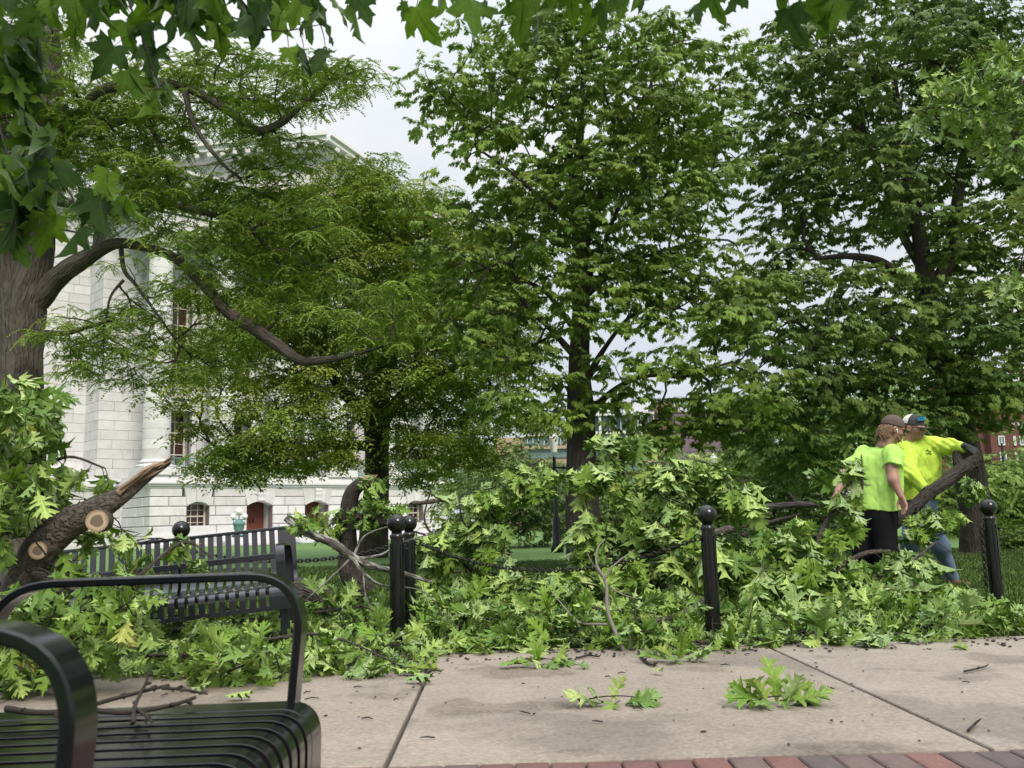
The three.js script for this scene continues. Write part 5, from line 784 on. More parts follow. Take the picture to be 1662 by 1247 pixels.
fallen('leafy_bough', 'flattened oak leaves and twigs along the edge of the concrete between the bollards', 'branch', { seed: 29, limbs: [[[690, 1030, 5.9, 0.014], [800, 1010, 6.1, 0.012], [900, 1020, 6.0, 0.01], [1010, 1000, 6.1, 0.008]], [[960, 985, 6.1, 0.012], [1060, 1010, 5.9, 0.02], [1110, 995, 5.95, 0.018], [1150, 968, 6.2, 0.012]], [[1100, 1040, 5.6, 0.008], [1200, 1045, 5.6, 0.006], [1290, 1030, 5.7, 0.004]]],
  blobs: [[760, 1015, 80, 30, 6.0, 0.35, 26], [890, 1010, 90, 30, 6.0, 0.35, 26], [1010, 1010, 80, 28, 6.0, 0.35, 24], [1120, 1010, 80, 28, 6.0, 0.35, 24], [1120, 1055, 60, 10, 5.35, 0.12, 9], [1040, 1040, 50, 14, 5.65, 0.15, 8], [760, 975, 80, 20, 6.6, 0.35, 14], [920, 965, 80, 20, 6.6, 0.35, 10], [700, 1050, 36, 14, 5.5, 0.12, 8], [760, 1046, 70, 6, 5.65, 0.12, 14], [880, 1046, 90, 6, 5.62, 0.12, 18], [1180, 1044, 80, 6, 5.55, 0.12, 12]], tuft: { size: 0.16, n: 6, droop: 0.4, paleShare: 0.45, spread: 1.1 }, nParts: 290, minD: 0.12, avoid: [...CHAIN, [1160, 1000, 30, 5.9], [1162, 960, 30, 5.9], [648, 1000, 26, 6.05], [648, 960, 26, 6.05]] });
{ // bare forked branch standing in front of the chain
  const t = fallen('bare_branch', 'pale bare forked branch standing on the concrete in front of the sagging chain', 'branch', { seed: 30, bark: M.twigGrey, limbs: [[[1014, 1058, 5.45, 0.013], [998, 1025, 5.5, 0.0125], [986, 990, 5.55, 0.011], [984, 950, 5.6, 0.0105], [978, 935, 5.62, 0.009], [968, 915, 5.66, 0.007], [970, 890, 5.7, 0.005], [982, 875, 5.75, 0.003]], [[981, 940, 5.6, 0.006], [1000, 915, 5.6, 0.005], [1030, 893, 5.65, 0.0025]], [[978, 936, 5.6, 0.005], [960, 912, 5.5, 0.0035], [952, 895, 5.5, 0.002]], [[985, 1014, 5.5, 0.008], [940, 1010, 5.6, 0.007], [915, 985, 5.7, 0.005], [895, 960, 5.8, 0.003]], [[990, 953, 5.6, 0.005], [1010, 965, 5.6, 0.004], [1035, 972, 5.6, 0.002]]], blobs: [[1035, 1020, 40, 10, 5.5, 0.06, 6]], minD: 0.08, tuft: { size: 0.15, n: 5, droop: 0.5, paleShare: 0.7 }, nParts: 40 });
}
fallen('leafy_bough', 'long horizontal branch stripped of leaves between the oak heap and the workers', 'branch', { seed: 31, bark: M.barkGrey, limbs: [[[1190, 850, 8.6, 0.042], [1225, 828, 8.6, 0.037], [1260, 822, 8.6, 0.034], [1310, 819, 8.6, 0.03], [1345, 822, 8.6, 0.024], [1400, 850, 8.5, 0.014]], [[1205, 870, 8.5, 0.02], [1250, 848, 8.55, 0.017], [1300, 835, 8.6, 0.012]], [[1292, 818, 8.6, 0.02], [1285, 806, 8.6, 0.014], [1280, 800, 8.6, 0.01]], [[1320, 818, 8.6, 0.008], [1335, 808, 8.5, 0.006], [1350, 822, 8.4, 0.004]]], blobs: [[1240, 880, 40, 30, 8.3, 0.2, 8]], tuft: { size: 0.165, droop: 0.9 }, nParts: 30 });
fallen('leafy_bough', 'heap of oak leaves in front of the worker in black trousers', 'branch', { seed: 32, limbs: [[[1270, 1000, 6.8, 0.03], [1310, 930, 6.8, 0.026], [1340, 850, 6.9, 0.018], [1372, 800, 7.0, 0.01], [1390, 745, 7.1, 0.005]], [[1400, 795, 7.0, 0.009], [1400, 770, 7.0, 0.007], [1398, 738, 7.05, 0.004]], [[1300, 960, 6.8, 0.02], [1400, 900, 6.9, 0.018], [1445, 895, 7.0, 0.014]], [[1340, 960, 6.8, 0.02], [1450, 930, 6.8, 0.014], [1520, 880, 7, 0.008]]],
  blobs: [[1382, 745, 20, 10, 7.05, 0.07, 4], [1375, 808, 30, 34, 7.0, 0.16, 18], [1300, 850, 62, 28, 6.9, 0.22, 26], [1300, 925, 80, 40, 6.8, 0.3, 38], [1395, 920, 50, 30, 6.8, 0.2, 17], [1465, 900, 45, 14, 6.9, 0.15, 8], [1250, 965, 50, 28, 6.6, 0.25, 13], [1470, 955, 90, 26, 6.5, 0.3, 28], [1360, 985, 100, 26, 6.4, 0.3, 26], [1555, 945, 24, 18, 6.9, 0.15, 5]], tuft: { hang: 0.75, size: 0.225, n: 11, droop: 1.4, paleShare: 0.55, spread: 0.62 }, nParts: 298, minD: 0.165 });
fallen('leafy_bough', 'low spread of oak leaves on the concrete edge at the right, before the broken chain', 'branch', { seed: 33, limbs: [[[1300, 1045, 5.7, 0.014], [1420, 1035, 5.8, 0.012], [1540, 1020, 5.9, 0.008], [1640, 1005, 6.1, 0.004]], [[1405, 1050, 5.5, 0.014], [1425, 1030, 5.55, 0.01]]], blobs: [[1270, 1035, 70, 16, 5.7, 0.25, 16], [1400, 1028, 90, 20, 5.7, 0.3, 26], [1540, 1012, 90, 20, 5.9, 0.35, 28], [1640, 1005, 40, 18, 6.0, 0.25, 10], [1420, 1046, 120, 6, 5.55, 0.12, 18], [1450, 990, 110, 18, 6.2, 0.3, 22], [1320, 1005, 90, 20, 6.1, 0.3, 20]], tuft: { size: 0.165, n: 7, droop: 0.4, paleShare: 0.5, spread: 1.1 }, nParts: 280, minD: 0.12 });
fallen('leafy_bough', 'oak bough hanging into the upper right corner of the view', 'branch', { seed: 34, limbs: [[[1760, 60, 6.2, 0.02], [1690, 120, 6.1, 0.014], [1620, 150, 6, 0.009], [1540, 170, 6, 0.005], [1490, 180, 6, 0.003]], [[1690, 120, 6.1, 0.01], [1660, 190, 6, 0.007], [1640, 240, 6, 0.004]]], blobs: [[1560, 150, 70, 45, 6, 0.3, 20], [1640, 150, 60, 70, 6, 0.3, 26], [1640, 235, 40, 40, 6, 0.25, 12], [1500, 185, 20, 12, 6, 0.1, 3], [1650, 455, 40, 26, 6, 0.2, 7], [1700, 250, 60, 90, 6.1, 0.3, 20]], tuft: { size: 0.15, n: 7, droop: 0.75, paleShare: 0.15 }, nParts: 200, minD: 0.14, sag: 0.02 });

// sprigs and litter on the concrete
function sprig(label, px, py, o) {
  const p = onGround(px, py, 0.045), r = rng(o.seed), t = thing('oak_sprig', label, 'leaf sprig', V(p.x, 0.042, p.z)), a = new Acc(), list = [];
  const d = V(Math.cos(o.a), 0, Math.sin(o.a)), P = [0, 0.33, 0.66, 1].map((k) => p.clone().addScaledVector(d, (k - 0.5) * o.len).add(V(0, 0.012 + 0.02 * Math.sin(k * 3.1), 0))); a.curve(P, [0.0035, 0.003, 0.0025, 0.0015], 10, { rad: 6 }); for (let k = 0; k < 3; k++) a.path([P[3], P[3].clone().add(rdir(r).multiplyScalar(0.04).setY(0.01))], [0.0015, 0.001], { rad: 4 });
  part('twig', rel(a.build(), t), M.twig, t);
  for (const [k, dx, dy, dz, s, pale] of o.leaves) { const q = P[0].clone().lerp(P[3], k); q.y = 0.05; const Y = V(dx, dy, dz).normalize(), Z = V(0.25 * (r() - 0.5), 1, 0.45); if (Math.abs(dy) > 0.5) Z.set(dx, 0.1, 1); if (pale) Z.multiplyScalar(-1); list.push({ m: basis(q, Y, Z, s), p: q, s, t: Math.floor(r() * 5), g: Math.floor(r() * 6) }); }
  addOakLeaves(t, list, 99);
}
sprig('small oak sprig lying on the concrete with its twig tip pointing right', 1000, 1143, { seed: 1, a: 0.1, len: 0.3, leaves: [[0.3, -1, 0.25, 0.2, 0.17, 1], [0.35, -0.6, 0.5, 0.6, 0.13, 1], [0.6, 0.7, 0.25, 0.5, 0.16, 0], [0.65, 0.9, 0.1, 0.1, 0.15, 1], [0.5, -0.4, 0.15, 0.9, 0.13, 0], [0.7, 0.8, 0.3, -0.4, 0.14, 0], [0.45, 0.2, 0.6, -0.4, 0.13, 1]] });
sprig('upright fan of oak leaves on the concrete near the right joint', 1262, 1144, { seed: 2, a: 0.05, len: 0.2, leaves: [[0.3, -0.35, 1, 0.1, 0.17, 1], [0.5, 0.05, 1, 0.0, 0.2, 0], [0.6, 0.5, 0.8, 0.1, 0.15, 1], [0.7, 1, 0.35, 0.2, 0.19, 0], [0.3, -1, 0.35, 0.2, 0.18, 0], [0.5, 0.5, 0.15, 0.8, 0.14, 1], [0.4, -0.6, 0.2, 0.7, 0.14, 0], [0.8, 1, 0.15, -0.2, 0.2, 0], [0.6, 0.75, 0.6, -0.3, 0.16, 1], [0.2, -0.8, 0.6, -0.2, 0.15, 0]] });
sprig('oak sprig with one leaf standing up, on the concrete before the heap', 880, 1080, { seed: 3, a: -0.1, len: 0.25, leaves: [[0.4, -0.1, 1, 0.1, 0.17, 0], [0.3, -1, 0.3, 0.3, 0.19, 0], [0.6, 0.9, 0.25, 0.3, 0.19, 0], [0.7, 0.8, 0.5, 0, 0.15, 1], [0.5, -0.5, 0.2, 0.8, 0.15, 1], [0.5, 0.4, 0.15, 0.9, 0.15, 0], [0.4, 0.2, 0.7, -0.3, 0.15, 1]] });
sprig('oak sprig lying beside the foot of the bare forked branch', 1100, 1072, { seed: 4, a: 0.15, len: 0.25, leaves: [[0.3, -0.9, 0.3, 0.3, 0.18, 0], [0.5, 0.2, 0.6, 0.4, 0.17, 0], [0.6, 0.9, 0.3, 0.3, 0.19, 1], [0.5, -0.4, 0.2, 0.9, 0.16, 0], [0.7, 0.6, 0.15, 0.8, 0.16, 1], [0.4, -0.6, 0.7, 0, 0.16, 1]] });
function looseLeaf(label, px, py, yaw, s, g, t, up) { const p = onGround(px, py, 0.05), m = shade(new THREE.Mesh(oakShapes[g], oakMats[t])); m.name = numbered('fallen_leaf'); m.applyMatrix4(basis(V(p.x - Math.cos(yaw) * s / 2, 0.062, p.z - Math.sin(yaw) * s / 2), V(Math.cos(yaw), 0.02, Math.sin(yaw)), V(0.05, up, 0.08), s)); scene.add(m); tag(m, label, 'leaf'); }
looseLeaf('pale oak leaf lying over the concrete joint below the left bollard', 681, 1107, 0.3, 0.17, 3, 2, -1);
looseLeaf('single flat oak leaf on the concrete below the bench arm, right of the twig', 390, 1134, 0.1, 0.14, 3, 1, -1);
looseLeaf('single flat oak leaf on the concrete left of the twig', 325, 1121, 0.05, 0.13, 0, 3, -1);
looseLeaf('oak leaf at the edge of the concrete near the right end of the leaf spread', 1565, 1052, 0.2, 0.14, 1, 1, 1);
looseLeaf('small oak leaf on the concrete below the middle bollard', 1068, 1092, 0.9, 0.08, 3, 3, -1);
looseLeaf('small oak leaf right of the sprig with one leaf standing up', 945, 1083, 0.2, 0.09, 0, 2, 1);
{ // crumbs of bark, acorn cups and bits of twig on the slabs
  const r = rng(77), bits = [], a = new Acc();
  const put = (x, z, s) => { const g = new THREE.IcosahedronGeometry(s, 0); g.scale(0.8 + 1.4 * r(), 0.45, 0.6 + 0.5 * r()).rotateY(r() * 6).translate(x, 0.042 + s * 0.3, z); bits.push(g); };
  for (let k = 0; k < 170; k++) { const f = Math.pow(r(), 2.6), z = -5.5 + 2.4 * f, x = (-0.52 + 1.08 * r()) * -z; put(x, z, 0.003 + 0.006 * r() * r()); }
  for (let k = 0; k < 300; k++) { const x = -1.2 + 5.2 * r(), z = -5.55 + 0.4 * Math.pow(r(), 1.8); put(x, z, 0.004 + 0.01 * r()); }
  for (let k = 0; k < 60; k++) { const f = Math.pow(r(), 2.6), z = -5.45 + 2.2 * f, x = (-0.5 + 1.06 * r()) * -z, an = r() * 6.28, L = 0.015 + 0.05 * r(), p = V(x, 0.046, z); a.path([p, p.clone().add(V(Math.cos(an) * L * 0.5, 0.004, Math.sin(an) * L * 0.5)), p.clone().add(V(Math.cos(an + 0.3) * L, 0.001, Math.sin(an + 0.3) * L))], [0.0025, 0.003, 0.0015], { rad: 5 }); }
  const m = shade(new THREE.Mesh(merge([...bits, a.build()]), M.twig)); m.name = 'litter'; m.userData.kind = 'stuff'; tag(m, 'dark crumbs of bark and twig scattered over the concrete', 'debris'); scene.add(m);
}
const stick = (label, pts, rad) => { const a = new Acc(), P = pts.map(([x, y]) => onGround(x, y, 0.05)), t = thing('broken_twig', label, 'twig', P[0]); a.curve(P, P.map((_, i) => rad * (1 - 0.5 * i / P.length)), 10, { rad: 7, lump: 0.3 }); for (const p of P.slice(1, 3)) a.path([p, p.clone().add(V(0.012, 0.012, 0.008))], [rad * 0.7, rad * 0.3], { rad: 5 }); part('stem', rel(a.build(), t), M.twig, t); };
stick('dark twig lying on the slab right of the second joint, near the right edge', [[1565, 1090], [1585, 1086], [1600, 1082]], 0.005);
stick('short curled dark twig on the slab near the brick border at right', [[1572, 1186], [1580, 1178], [1586, 1172]], 0.006);
stick('dark twig end at the lower side of the heap, left of the middle bollard', [[1037, 1058], [1046, 1072], [1060, 1080], [1066, 1076]], 0.009);
stick('dark stick at the edge of the leaf spread, right of the left joint', [[690, 1092], [705, 1088], [716, 1090]], 0.005);
stick('thin dark stick on the slab before the upright sprig leaf', [[938, 1068], [955, 1064], [972, 1066]], 0.007);

// ------------------------------------------------------------------ the two workers
const clamp01 = (t) => Math.min(1, Math.max(0, t));
const smin = (a, b, k) => { const h = Math.max(k - Math.abs(a - b), 0) / k; return Math.min(a, b) - h * h * k * 0.25; };
function capsule(a, b, ra, rb) { const bx = b.x - a.x, by = b.y - a.y, bz = b.z - a.z, bb = bx * bx + by * by + bz * bz; return (x, y, z) => { const px = x - a.x, py = y - a.y, pz = z - a.z, h = clamp01((px * bx + py * by + pz * bz) / bb), dx = px - bx * h, dy = py - by * h, dz = pz - bz * h; return Math.sqrt(dx * dx + dy * dy + dz * dz) - (ra + (rb - ra) * h); }; }
const joinS = (list, k) => (x, y, z) => { let d = 1e9; for (const f of list) d = d > 1e8 ? f(x, y, z) : smin(d, f(x, y, z), k); return d; };
function surface(f, lo, hi, cell) {                            // surface nets over a grid
  const n = [0, 1, 2].map((k) => Math.ceil((hi.getComponent(k) - lo.getComponent(k)) / cell) + 2), [nx, ny, nz] = n, D = new Float32Array(nx * ny * nz), id = (i, j, k) => (k * ny + j) * nx + i, P = [], N = [], U = [], I = [], vid = new Int32Array(nx * ny * nz).fill(-1);
  for (let k = 0; k < nz; k++) for (let j = 0; j < ny; j++) for (let i = 0; i < nx; i++) D[id(i, j, k)] = f(lo.x + i * cell, lo.y + j * cell, lo.z + k * cell);
  for (let k = 0; k < nz - 1; k++) for (let j = 0; j < ny - 1; j++) for (let i = 0; i < nx - 1; i++) {
    let sx = 0, sy = 0, sz = 0, c = 0;
    for (let e = 0; e < 12; e++) { const ax = e >> 2, o = e & 3, u = o & 1, v = o >> 1, a = ax === 0 ? [0, u, v] : ax === 1 ? [u, 0, v] : [u, v, 0], b = a.slice(); b[ax] = 1; const d0 = D[id(i + a[0], j + a[1], k + a[2])], d1 = D[id(i + b[0], j + b[1], k + b[2])]; if ((d0 < 0) !== (d1 < 0)) { const t = d0 / (d0 - d1); sx += i + a[0] + (b[0] - a[0]) * t; sy += j + a[1] + (b[1] - a[1]) * t; sz += k + a[2] + (b[2] - a[2]) * t; c++; } }
    if (c) { const x = lo.x + sx / c * cell, y = lo.y + sy / c * cell, z = lo.z + sz / c * cell, h = cell * 0.5, g = V(f(x + h, y, z) - f(x - h, y, z), f(x, y + h, z) - f(x, y - h, z), f(x, y, z + h) - f(x, y, z - h)).normalize(); vid[id(i, j, k)] = P.length / 3; P.push(x, y, z); N.push(g.x, g.y, g.z); U.push(x + z, y); }
  }
  for (let k = 1; k < nz - 1; k++) for (let j = 1; j < ny - 1; j++) for (let i = 1; i < nx - 1; i++) for (let ax = 0; ax < 3; ax++) {
    const d0 = D[id(i, j, k)], d1 = D[id(i + (ax === 0), j + (ax === 1), k + (ax === 2))]; if ((d0 < 0) === (d1 < 0)) continue;
    const q = ax === 0 ? [[0, 0, 0], [0, 1, 0], [0, 1, 1], [0, 0, 1]] : ax === 1 ? [[0, 0, 0], [0, 0, 1], [1, 0, 1], [1, 0, 0]] : [[0, 0, 0], [1, 0, 0], [1, 1, 0], [0, 1, 0]], v = q.map(([a, b, c]) => vid[id(i - a, j - b, k - c)]); if (v.some((s) => s < 0)) continue;
    d0 < 0 ? I.push(v[0], v[1], v[2], v[0], v[2], v[3]) : I.push(v[0], v[2], v[1], v[0], v[3], v[2]);
  }
  const g = new THREE.BufferGeometry(); g.setAttribute('position', new THREE.Float32BufferAttribute(P, 3)); g.setAttribute('normal', new THREE.Float32BufferAttribute(N, 3)); g.setAttribute('uv', new THREE.Float32BufferAttribute(U, 2)); g.setIndex(I); return g;
}
const aroundAll = (pts, pad) => { const b = new THREE.Box3().setFromPoints(pts); return [b.min.subScalar(pad), b.max.addScalar(pad)]; };
const ell = (c, r) => (x, y, z) => { const a = (x - c[0]) / r[0], b = (y - c[1]) / r[1], d = (z - c[2]) / r[2], l = Math.sqrt(a * a + b * b + d * d); return (l - 1) * Math.min(...r) * (0.6 + 0.4 * Math.min(l, 1)); };
// a head at its own origin (between the ears), facing +z
const headGeo = (() => {
  const parts = [ell([0, 0.03, -0.012], [0.077, 0.09, 0.096]), ell([0, -0.03, 0.025], [0.062, 0.075, 0.068]), ell([0, -0.092, 0.062], [0.026, 0.02, 0.024]), ell([0, 0.022, 0.07], [0.058, 0.014, 0.02]), capsule(V(0, 0.01, 0.088), V(0, -0.028, 0.108), 0.009, 0.0135), capsule(V(0, -0.07, -0.02), V(0, -0.17, -0.045), 0.057, 0.062), ell([0.04, -0.025, 0.062], [0.024, 0.02, 0.022]), ell([-0.04, -0.025, 0.062], [0.024, 0.02, 0.022]), capsule(V(-0.018, -0.062, 0.083), V(0.018, -0.062, 0.083), 0.008, 0.008), capsule(V(-0.02, -0.055, 0.084), V(0.02, -0.055, 0.084), 0.006, 0.006)], j = joinS(parts, 0.022);
  const ear = (s) => (x, y, z) => Math.max(ell([s * 0.081, -0.005, -0.012], [0.013, 0.034, 0.022])(x, y, z), -ell([s * 0.094, -0.004, -0.004], [0.009, 0.02, 0.012])(x, y, z)), e1 = ear(1), e2 = ear(-1);
  const eyes = [1, -1].map((s) => ell([s * 0.031, 0.004, 0.092], [0.017, 0.011, 0.014])), mouth = capsule(V(-0.022, -0.0585, 0.094), V(0.022, -0.0585, 0.094), 0.0025, 0.0025);
  const f = (x, y, z) => { let d = j(x, y, z); d = smin(d, Math.min(e1(x, y, z), e2(x, y, z)), 0.008); for (const e of eyes) d = Math.max(d, -e(x, y, z)); return Math.max(d, -mouth(x, y, z)); };
  return surface(f, V(-0.11, -0.2, -0.13), V(0.11, 0.14, 0.14), 0.005);
})();
const eyeGeo = merge([1, -1].map((s) => new THREE.SphereGeometry(0.0115, 10, 8).translate(s * 0.031, 0.003, 0.081)));
// a hand at its wrist, fingers along -y, palm towards +z, thumb at the side +x * side
function handGeo(side, curl, thumbIn = 0.5) {
  const bones = [], L = [0.074, 0.083, 0.077, 0.06];
  for (let k = 0; k < 4; k++) {
    const x = side * (0.029 - k * 0.0195), b = V(x, -0.092 + Math.abs(k - 1.2) * 0.004, 0); bones.push(capsule(V(x * 0.55, -0.005, 0), b, 0.017, 0.0135));
    let p = b, a = curl * (0.45 + 0.1 * k); const seg = [0.45, 0.32, 0.23]; for (let s = 0; s < 3; s++) { const q = p.clone().add(V(x * 0.05 * (1 - s), -Math.cos(a) * L[k] * seg[s], Math.sin(a) * L[k] * seg[s])); bones.push(capsule(p, q, 0.0098 - s * 0.0009, 0.009 - s * 0.001)); p = q; a += curl * 0.75; }
  }
  const t0 = V(side * 0.02, -0.025, 0.008), t1 = V(side * 0.044, -0.058, 0.018 + 0.012 * thumbIn), t2 = V(side * (0.05 - 0.012 * thumbIn), -0.088, 0.026 + 0.016 * thumbIn), t3 = V(side * (0.048 - 0.022 * thumbIn), -0.108, 0.03 + 0.02 * thumbIn); bones.push(capsule(t0, t1, 0.016, 0.012), capsule(t1, t2, 0.0115, 0.0105), capsule(t2, t3, 0.0102, 0.0085), capsule(V(0, 0.03, 0), V(0, -0.01, 0), 0.026, 0.022));
  return surface(joinS(bones, 0.007), V(-0.075, -0.2, -0.035), V(0.075, 0.05, 0.11), 0.0042);
}
const orient = (pos, y, z) => { const Y = y.clone().normalize(), X = V(0, 0, 0).crossVectors(Y, z).normalize(), Z = V(0, 0, 0).crossVectors(X, Y); return new THREE.Matrix4().makeBasis(X, Y, Z).setPosition(pos); };
const cloth = (r, g, b, o = {}) => new THREE.MeshPhysicalMaterial({ color: rgb(r, g, b), roughness: 0.9, bumpMap: tex(128, 128, (u, v) => fbmP(u, v, 40, 40, 2, 90), false), bumpScale: 0.001, ...o });
const skin = std({ color: rgb(0.31, 0.175, 0.13), roughness: 0.6, map: tex(128, 128, (u, v) => { const f = 0.85 + 0.3 * fbmP(u, v, 10, 10, 4, 13); return [f, f * 0.97, f * 0.95]; }) });
const eyeM = std({ color: rgb(0.12, 0.1, 0.09), roughness: 0.2 }), hairM = std({ color: rgb(0.17, 0.105, 0.058), roughness: 0.7 }), glove = std({ color: rgb(0.02, 0.02, 0.023), roughness: 0.8 });
const wrinkle = (s, k, ax) => (x, y, z) => (fbm3(x * s + ax, y * s * k, z * s, 3) - 0.5);
const capDome = (y0) => { const g = new THREE.SphereGeometry(1, 32, 16, 0, Math.PI * 2, 0, Math.PI * 0.52).scale(0.089, 0.098, 0.109).translate(0, y0, -0.014); return g; };
const capBrim = (y0) => { const s = new THREE.Shape(); s.absellipse(0, 0, 0.083, 0.105, 0, Math.PI, false); const g = new THREE.ExtrudeGeometry(s, { depth: 0.004, bevelEnabled: true, bevelSize: 0.002, bevelThickness: 0.001, bevelSegments: 1, curveSegments: 18 }).rotateX(Math.PI / 2).scale(1, 1, 1), p = g.attributes.position; for (let i = 0; i < p.count; i++) { const x = p.getX(i), z = p.getZ(i); p.setY(i, p.getY(i) - x * x * 3.2 - Math.max(0, z) * 0.16); } g.computeVertexNormals(); return g.translate(0, y0 + 0.005, 0.075); };
const putGeo = (g, m, root) => g.clone().applyMatrix4(m).translate(-root.position.x, -root.position.y, -root.position.z);
const hAt = (px, py, d) => at(px, py, d).y;

function person(label, foot, build) { const t = thing('person', label, 'person', foot); build(t); return t; }
person('person in a lime green t-shirt, black trousers and brown cap, arms hanging down', V(at(1420, 900, 8.85).x, 0, -8.85), (t) => {
  const J = { pel: at(1424, 840, 8.82), wa: at(1424, 800, 8.82), ch: at(1429, 752, 8.8), nk: at(1437, 722, 8.76), hd: at(1450, 697, 8.72), rs: at(1447, 735, 8.68), re: at(1450, 779, 8.6), rw: at(1463, 806, 8.55), ls: at(1402, 738, 8.92), le: at(1374, 770, 8.88), lw: at(1358, 800, 8.78), rh: at(1436, 848, 8.74), rk: at(1440, 898, 8.66), ra: at(1438, 953, 8.74), lh: at(1410, 848, 8.9), lk: at(1403, 898, 8.86), la: at(1398, 950, 9.0) };
  const R = V(0.86, 0, 0.5), off = (p, s) => p.clone().addScaledVector(R, s), head = orient(J.hd, V(0.28, 0.95, 0.08), V(0.95, -0.25, 0.02));
  const bodyF = joinS([capsule(off(J.pel, 0.06), off(J.ch, 0.07), 0.11, 0.115), capsule(off(J.pel, -0.06), off(J.ch, -0.07), 0.11, 0.115), capsule(J.rs, J.ls, 0.06, 0.06), capsule(J.ch, J.nk, 0.09, 0.06), capsule(J.nk, J.hd, 0.056, 0.05), capsule(J.rs, J.re, 0.058, 0.045), capsule(J.re, J.rw, 0.046, 0.03), capsule(J.ls, J.le, 0.058, 0.045), capsule(J.le, J.lw, 0.046, 0.03), capsule(J.rh, J.rk, 0.085, 0.06), capsule(J.rk, J.ra, 0.06, 0.04), capsule(J.lh, J.lk, 0.085, 0.06), capsule(J.lk, J.la, 0.06, 0.04)], 0.04);
  const pts = Object.values(J), body = [surface(bodyF, ...aroundAll(pts.filter((p) => p !== J.hd), 0.14), 0.014).translate(-t.position.x, 0, -t.position.z), putGeo(headGeo, head, t), putGeo(handGeo(-1, 0.35), orient(J.rw, J.rw.clone().sub(J.re).multiplyScalar(-1).add(V(0, 0.12, 0)), V(-0.85, 0, 0.3)), t), putGeo(handGeo(1, 0.5), orient(J.lw, J.lw.clone().sub(J.le).multiplyScalar(-1), V(0.8, 0, -0.2)), t)];
  part('body', merge(body), skin, t); part('eyes', putGeo(eyeGeo, head, t), eyeM, t);
  const w = wrinkle(11, 0.45, 3), hem = hAt(1424, 829, 8.8), tors = joinS([capsule(off(J.pel, 0.075), off(J.ch, 0.085), 0.132, 0.128), capsule(off(J.pel, -0.075), off(J.ch, -0.085), 0.132, 0.128), capsule(J.rs, J.ls, 0.068, 0.068), capsule(J.ch, J.nk, 0.1, 0.07)], 0.06), slv = joinS([capsule(J.rs, J.rs.clone().lerp(J.re, 0.5), 0.068, 0.084)], 0.05), slv2 = capsule(J.ls, J.ls.clone().lerp(J.le, 0.62), 0.068, 0.08), cutR = J.re.clone().sub(J.rs).normalize(), cR = J.rs.clone().lerp(J.re, 0.5), cutL = J.le.clone().sub(J.ls).normalize(), cL = J.ls.clone().lerp(J.le, 0.62);
  const shirt = (x, y, z) => { const a = Math.max(slv(x, y, z), (x - cR.x) * cutR.x + (y - cR.y) * cutR.y + (z - cR.z) * cutR.z), b = Math.max(slv2(x, y, z), (x - cL.x) * cutL.x + (y - cL.y) * cutL.y + (z - cL.z) * cutL.z); let d = smin(smin(tors(x, y, z), a, 0.04), b, 0.04) + 0.055 * w(x, y, z); d = Math.max(d, hem - y + 0.015 * Math.sin(x * 14)); return Math.max(d, 0.052 - Math.hypot(x - J.nk.x - 0.012, y - J.nk.y - 0.055, z - J.nk.z)); };
  part('shirt', surface(shirt, ...aroundAll([J.pel, J.ch, J.nk, J.rs, J.ls, J.re, J.le], 0.19), 0.012).translate(-t.position.x, 0, -t.position.z), cloth(0.38, 0.64, 0.13), t);
  const w2 = wrinkle(8, 0.5, 9), top = hAt(1424, 820, 8.8), pants = joinS([capsule(off(J.pel, 0.07), off(J.wa, 0.07), 0.125, 0.12), capsule(off(J.pel, -0.07), off(J.wa, -0.07), 0.125, 0.12), capsule(J.rh, J.rk, 0.112, 0.1), capsule(J.rk, J.ra, 0.1, 0.085), capsule(J.lh, J.lk, 0.112, 0.1), capsule(J.lk, J.la, 0.1, 0.085)], 0.04);
  part('trousers', surface((x, y, z) => Math.max(pants(x, y, z) + 0.03 * w2(x, y, z), y - top, 0.07 - y), ...aroundAll([J.pel, J.wa, J.rk, J.ra, J.lk, J.la], 0.17), 0.014).translate(-t.position.x, 0, -t.position.z), cloth(0.005, 0.005, 0.006, { specularIntensity: 0.25 }), t);
  for (const a of [J.ra, J.la]) part('boot', surface(joinS([capsule(V(a.x, 0.09, a.z), V(a.x + 0.02, 0.05, a.z), 0.05, 0.05), capsule(V(a.x, 0.05, a.z), V(a.x + 0.13, 0.04, a.z - 0.13), 0.048, 0.042)], 0.03), V(a.x - 0.12, -0.03, a.z - 0.25), V(a.x + 0.25, 0.2, a.z + 0.12), 0.014).translate(-t.position.x, 0, -t.position.z), cloth(0.09, 0.06, 0.04), t);
  const capM = cloth(0.085, 0.062, 0.055); const cp = part('cap', putGeo(merge([capDome(0.038), new THREE.TorusGeometry(0.0885, 0.004, 6, 32).rotateX(Math.PI / 2).scale(1, 1, 1.22).translate(0, 0.036, -0.014), new THREE.SphereGeometry(0.007, 8, 6).translate(0, 0.137, -0.014)]), head, t), capM, t); part('brim', putGeo(capBrim(0.036), head, t), capM, cp);
  const a = new Acc(), r = rng(8); for (let k = 0; k < 150; k++) { const an = Math.PI + (r() - 0.5) * 2.7, y0 = 0.025 - 0.05 * r(), p0 = V(Math.sin(an) * 0.082, y0, Math.cos(an) * 0.1 - 0.012), P = [p0]; const L = 0.06 + 0.06 * r(); for (let s = 1; s < 6; s++) P.push(p0.clone().add(V(Math.sin(an) * 0.009 * Math.sqrt(s), -L * s / 5, Math.cos(an) * 0.011 * Math.sqrt(s))).add(V(Math.sin(s * 2.4 + k) * 0.009, 0, Math.cos(s * 2.4 + k) * 0.009))); a.path(P, [0.008, 0.009, 0.009, 0.008, 0.006, 0.003], { rad: 5 }); }
  part('hair', putGeo(a.build(), head, t), hairM, t);
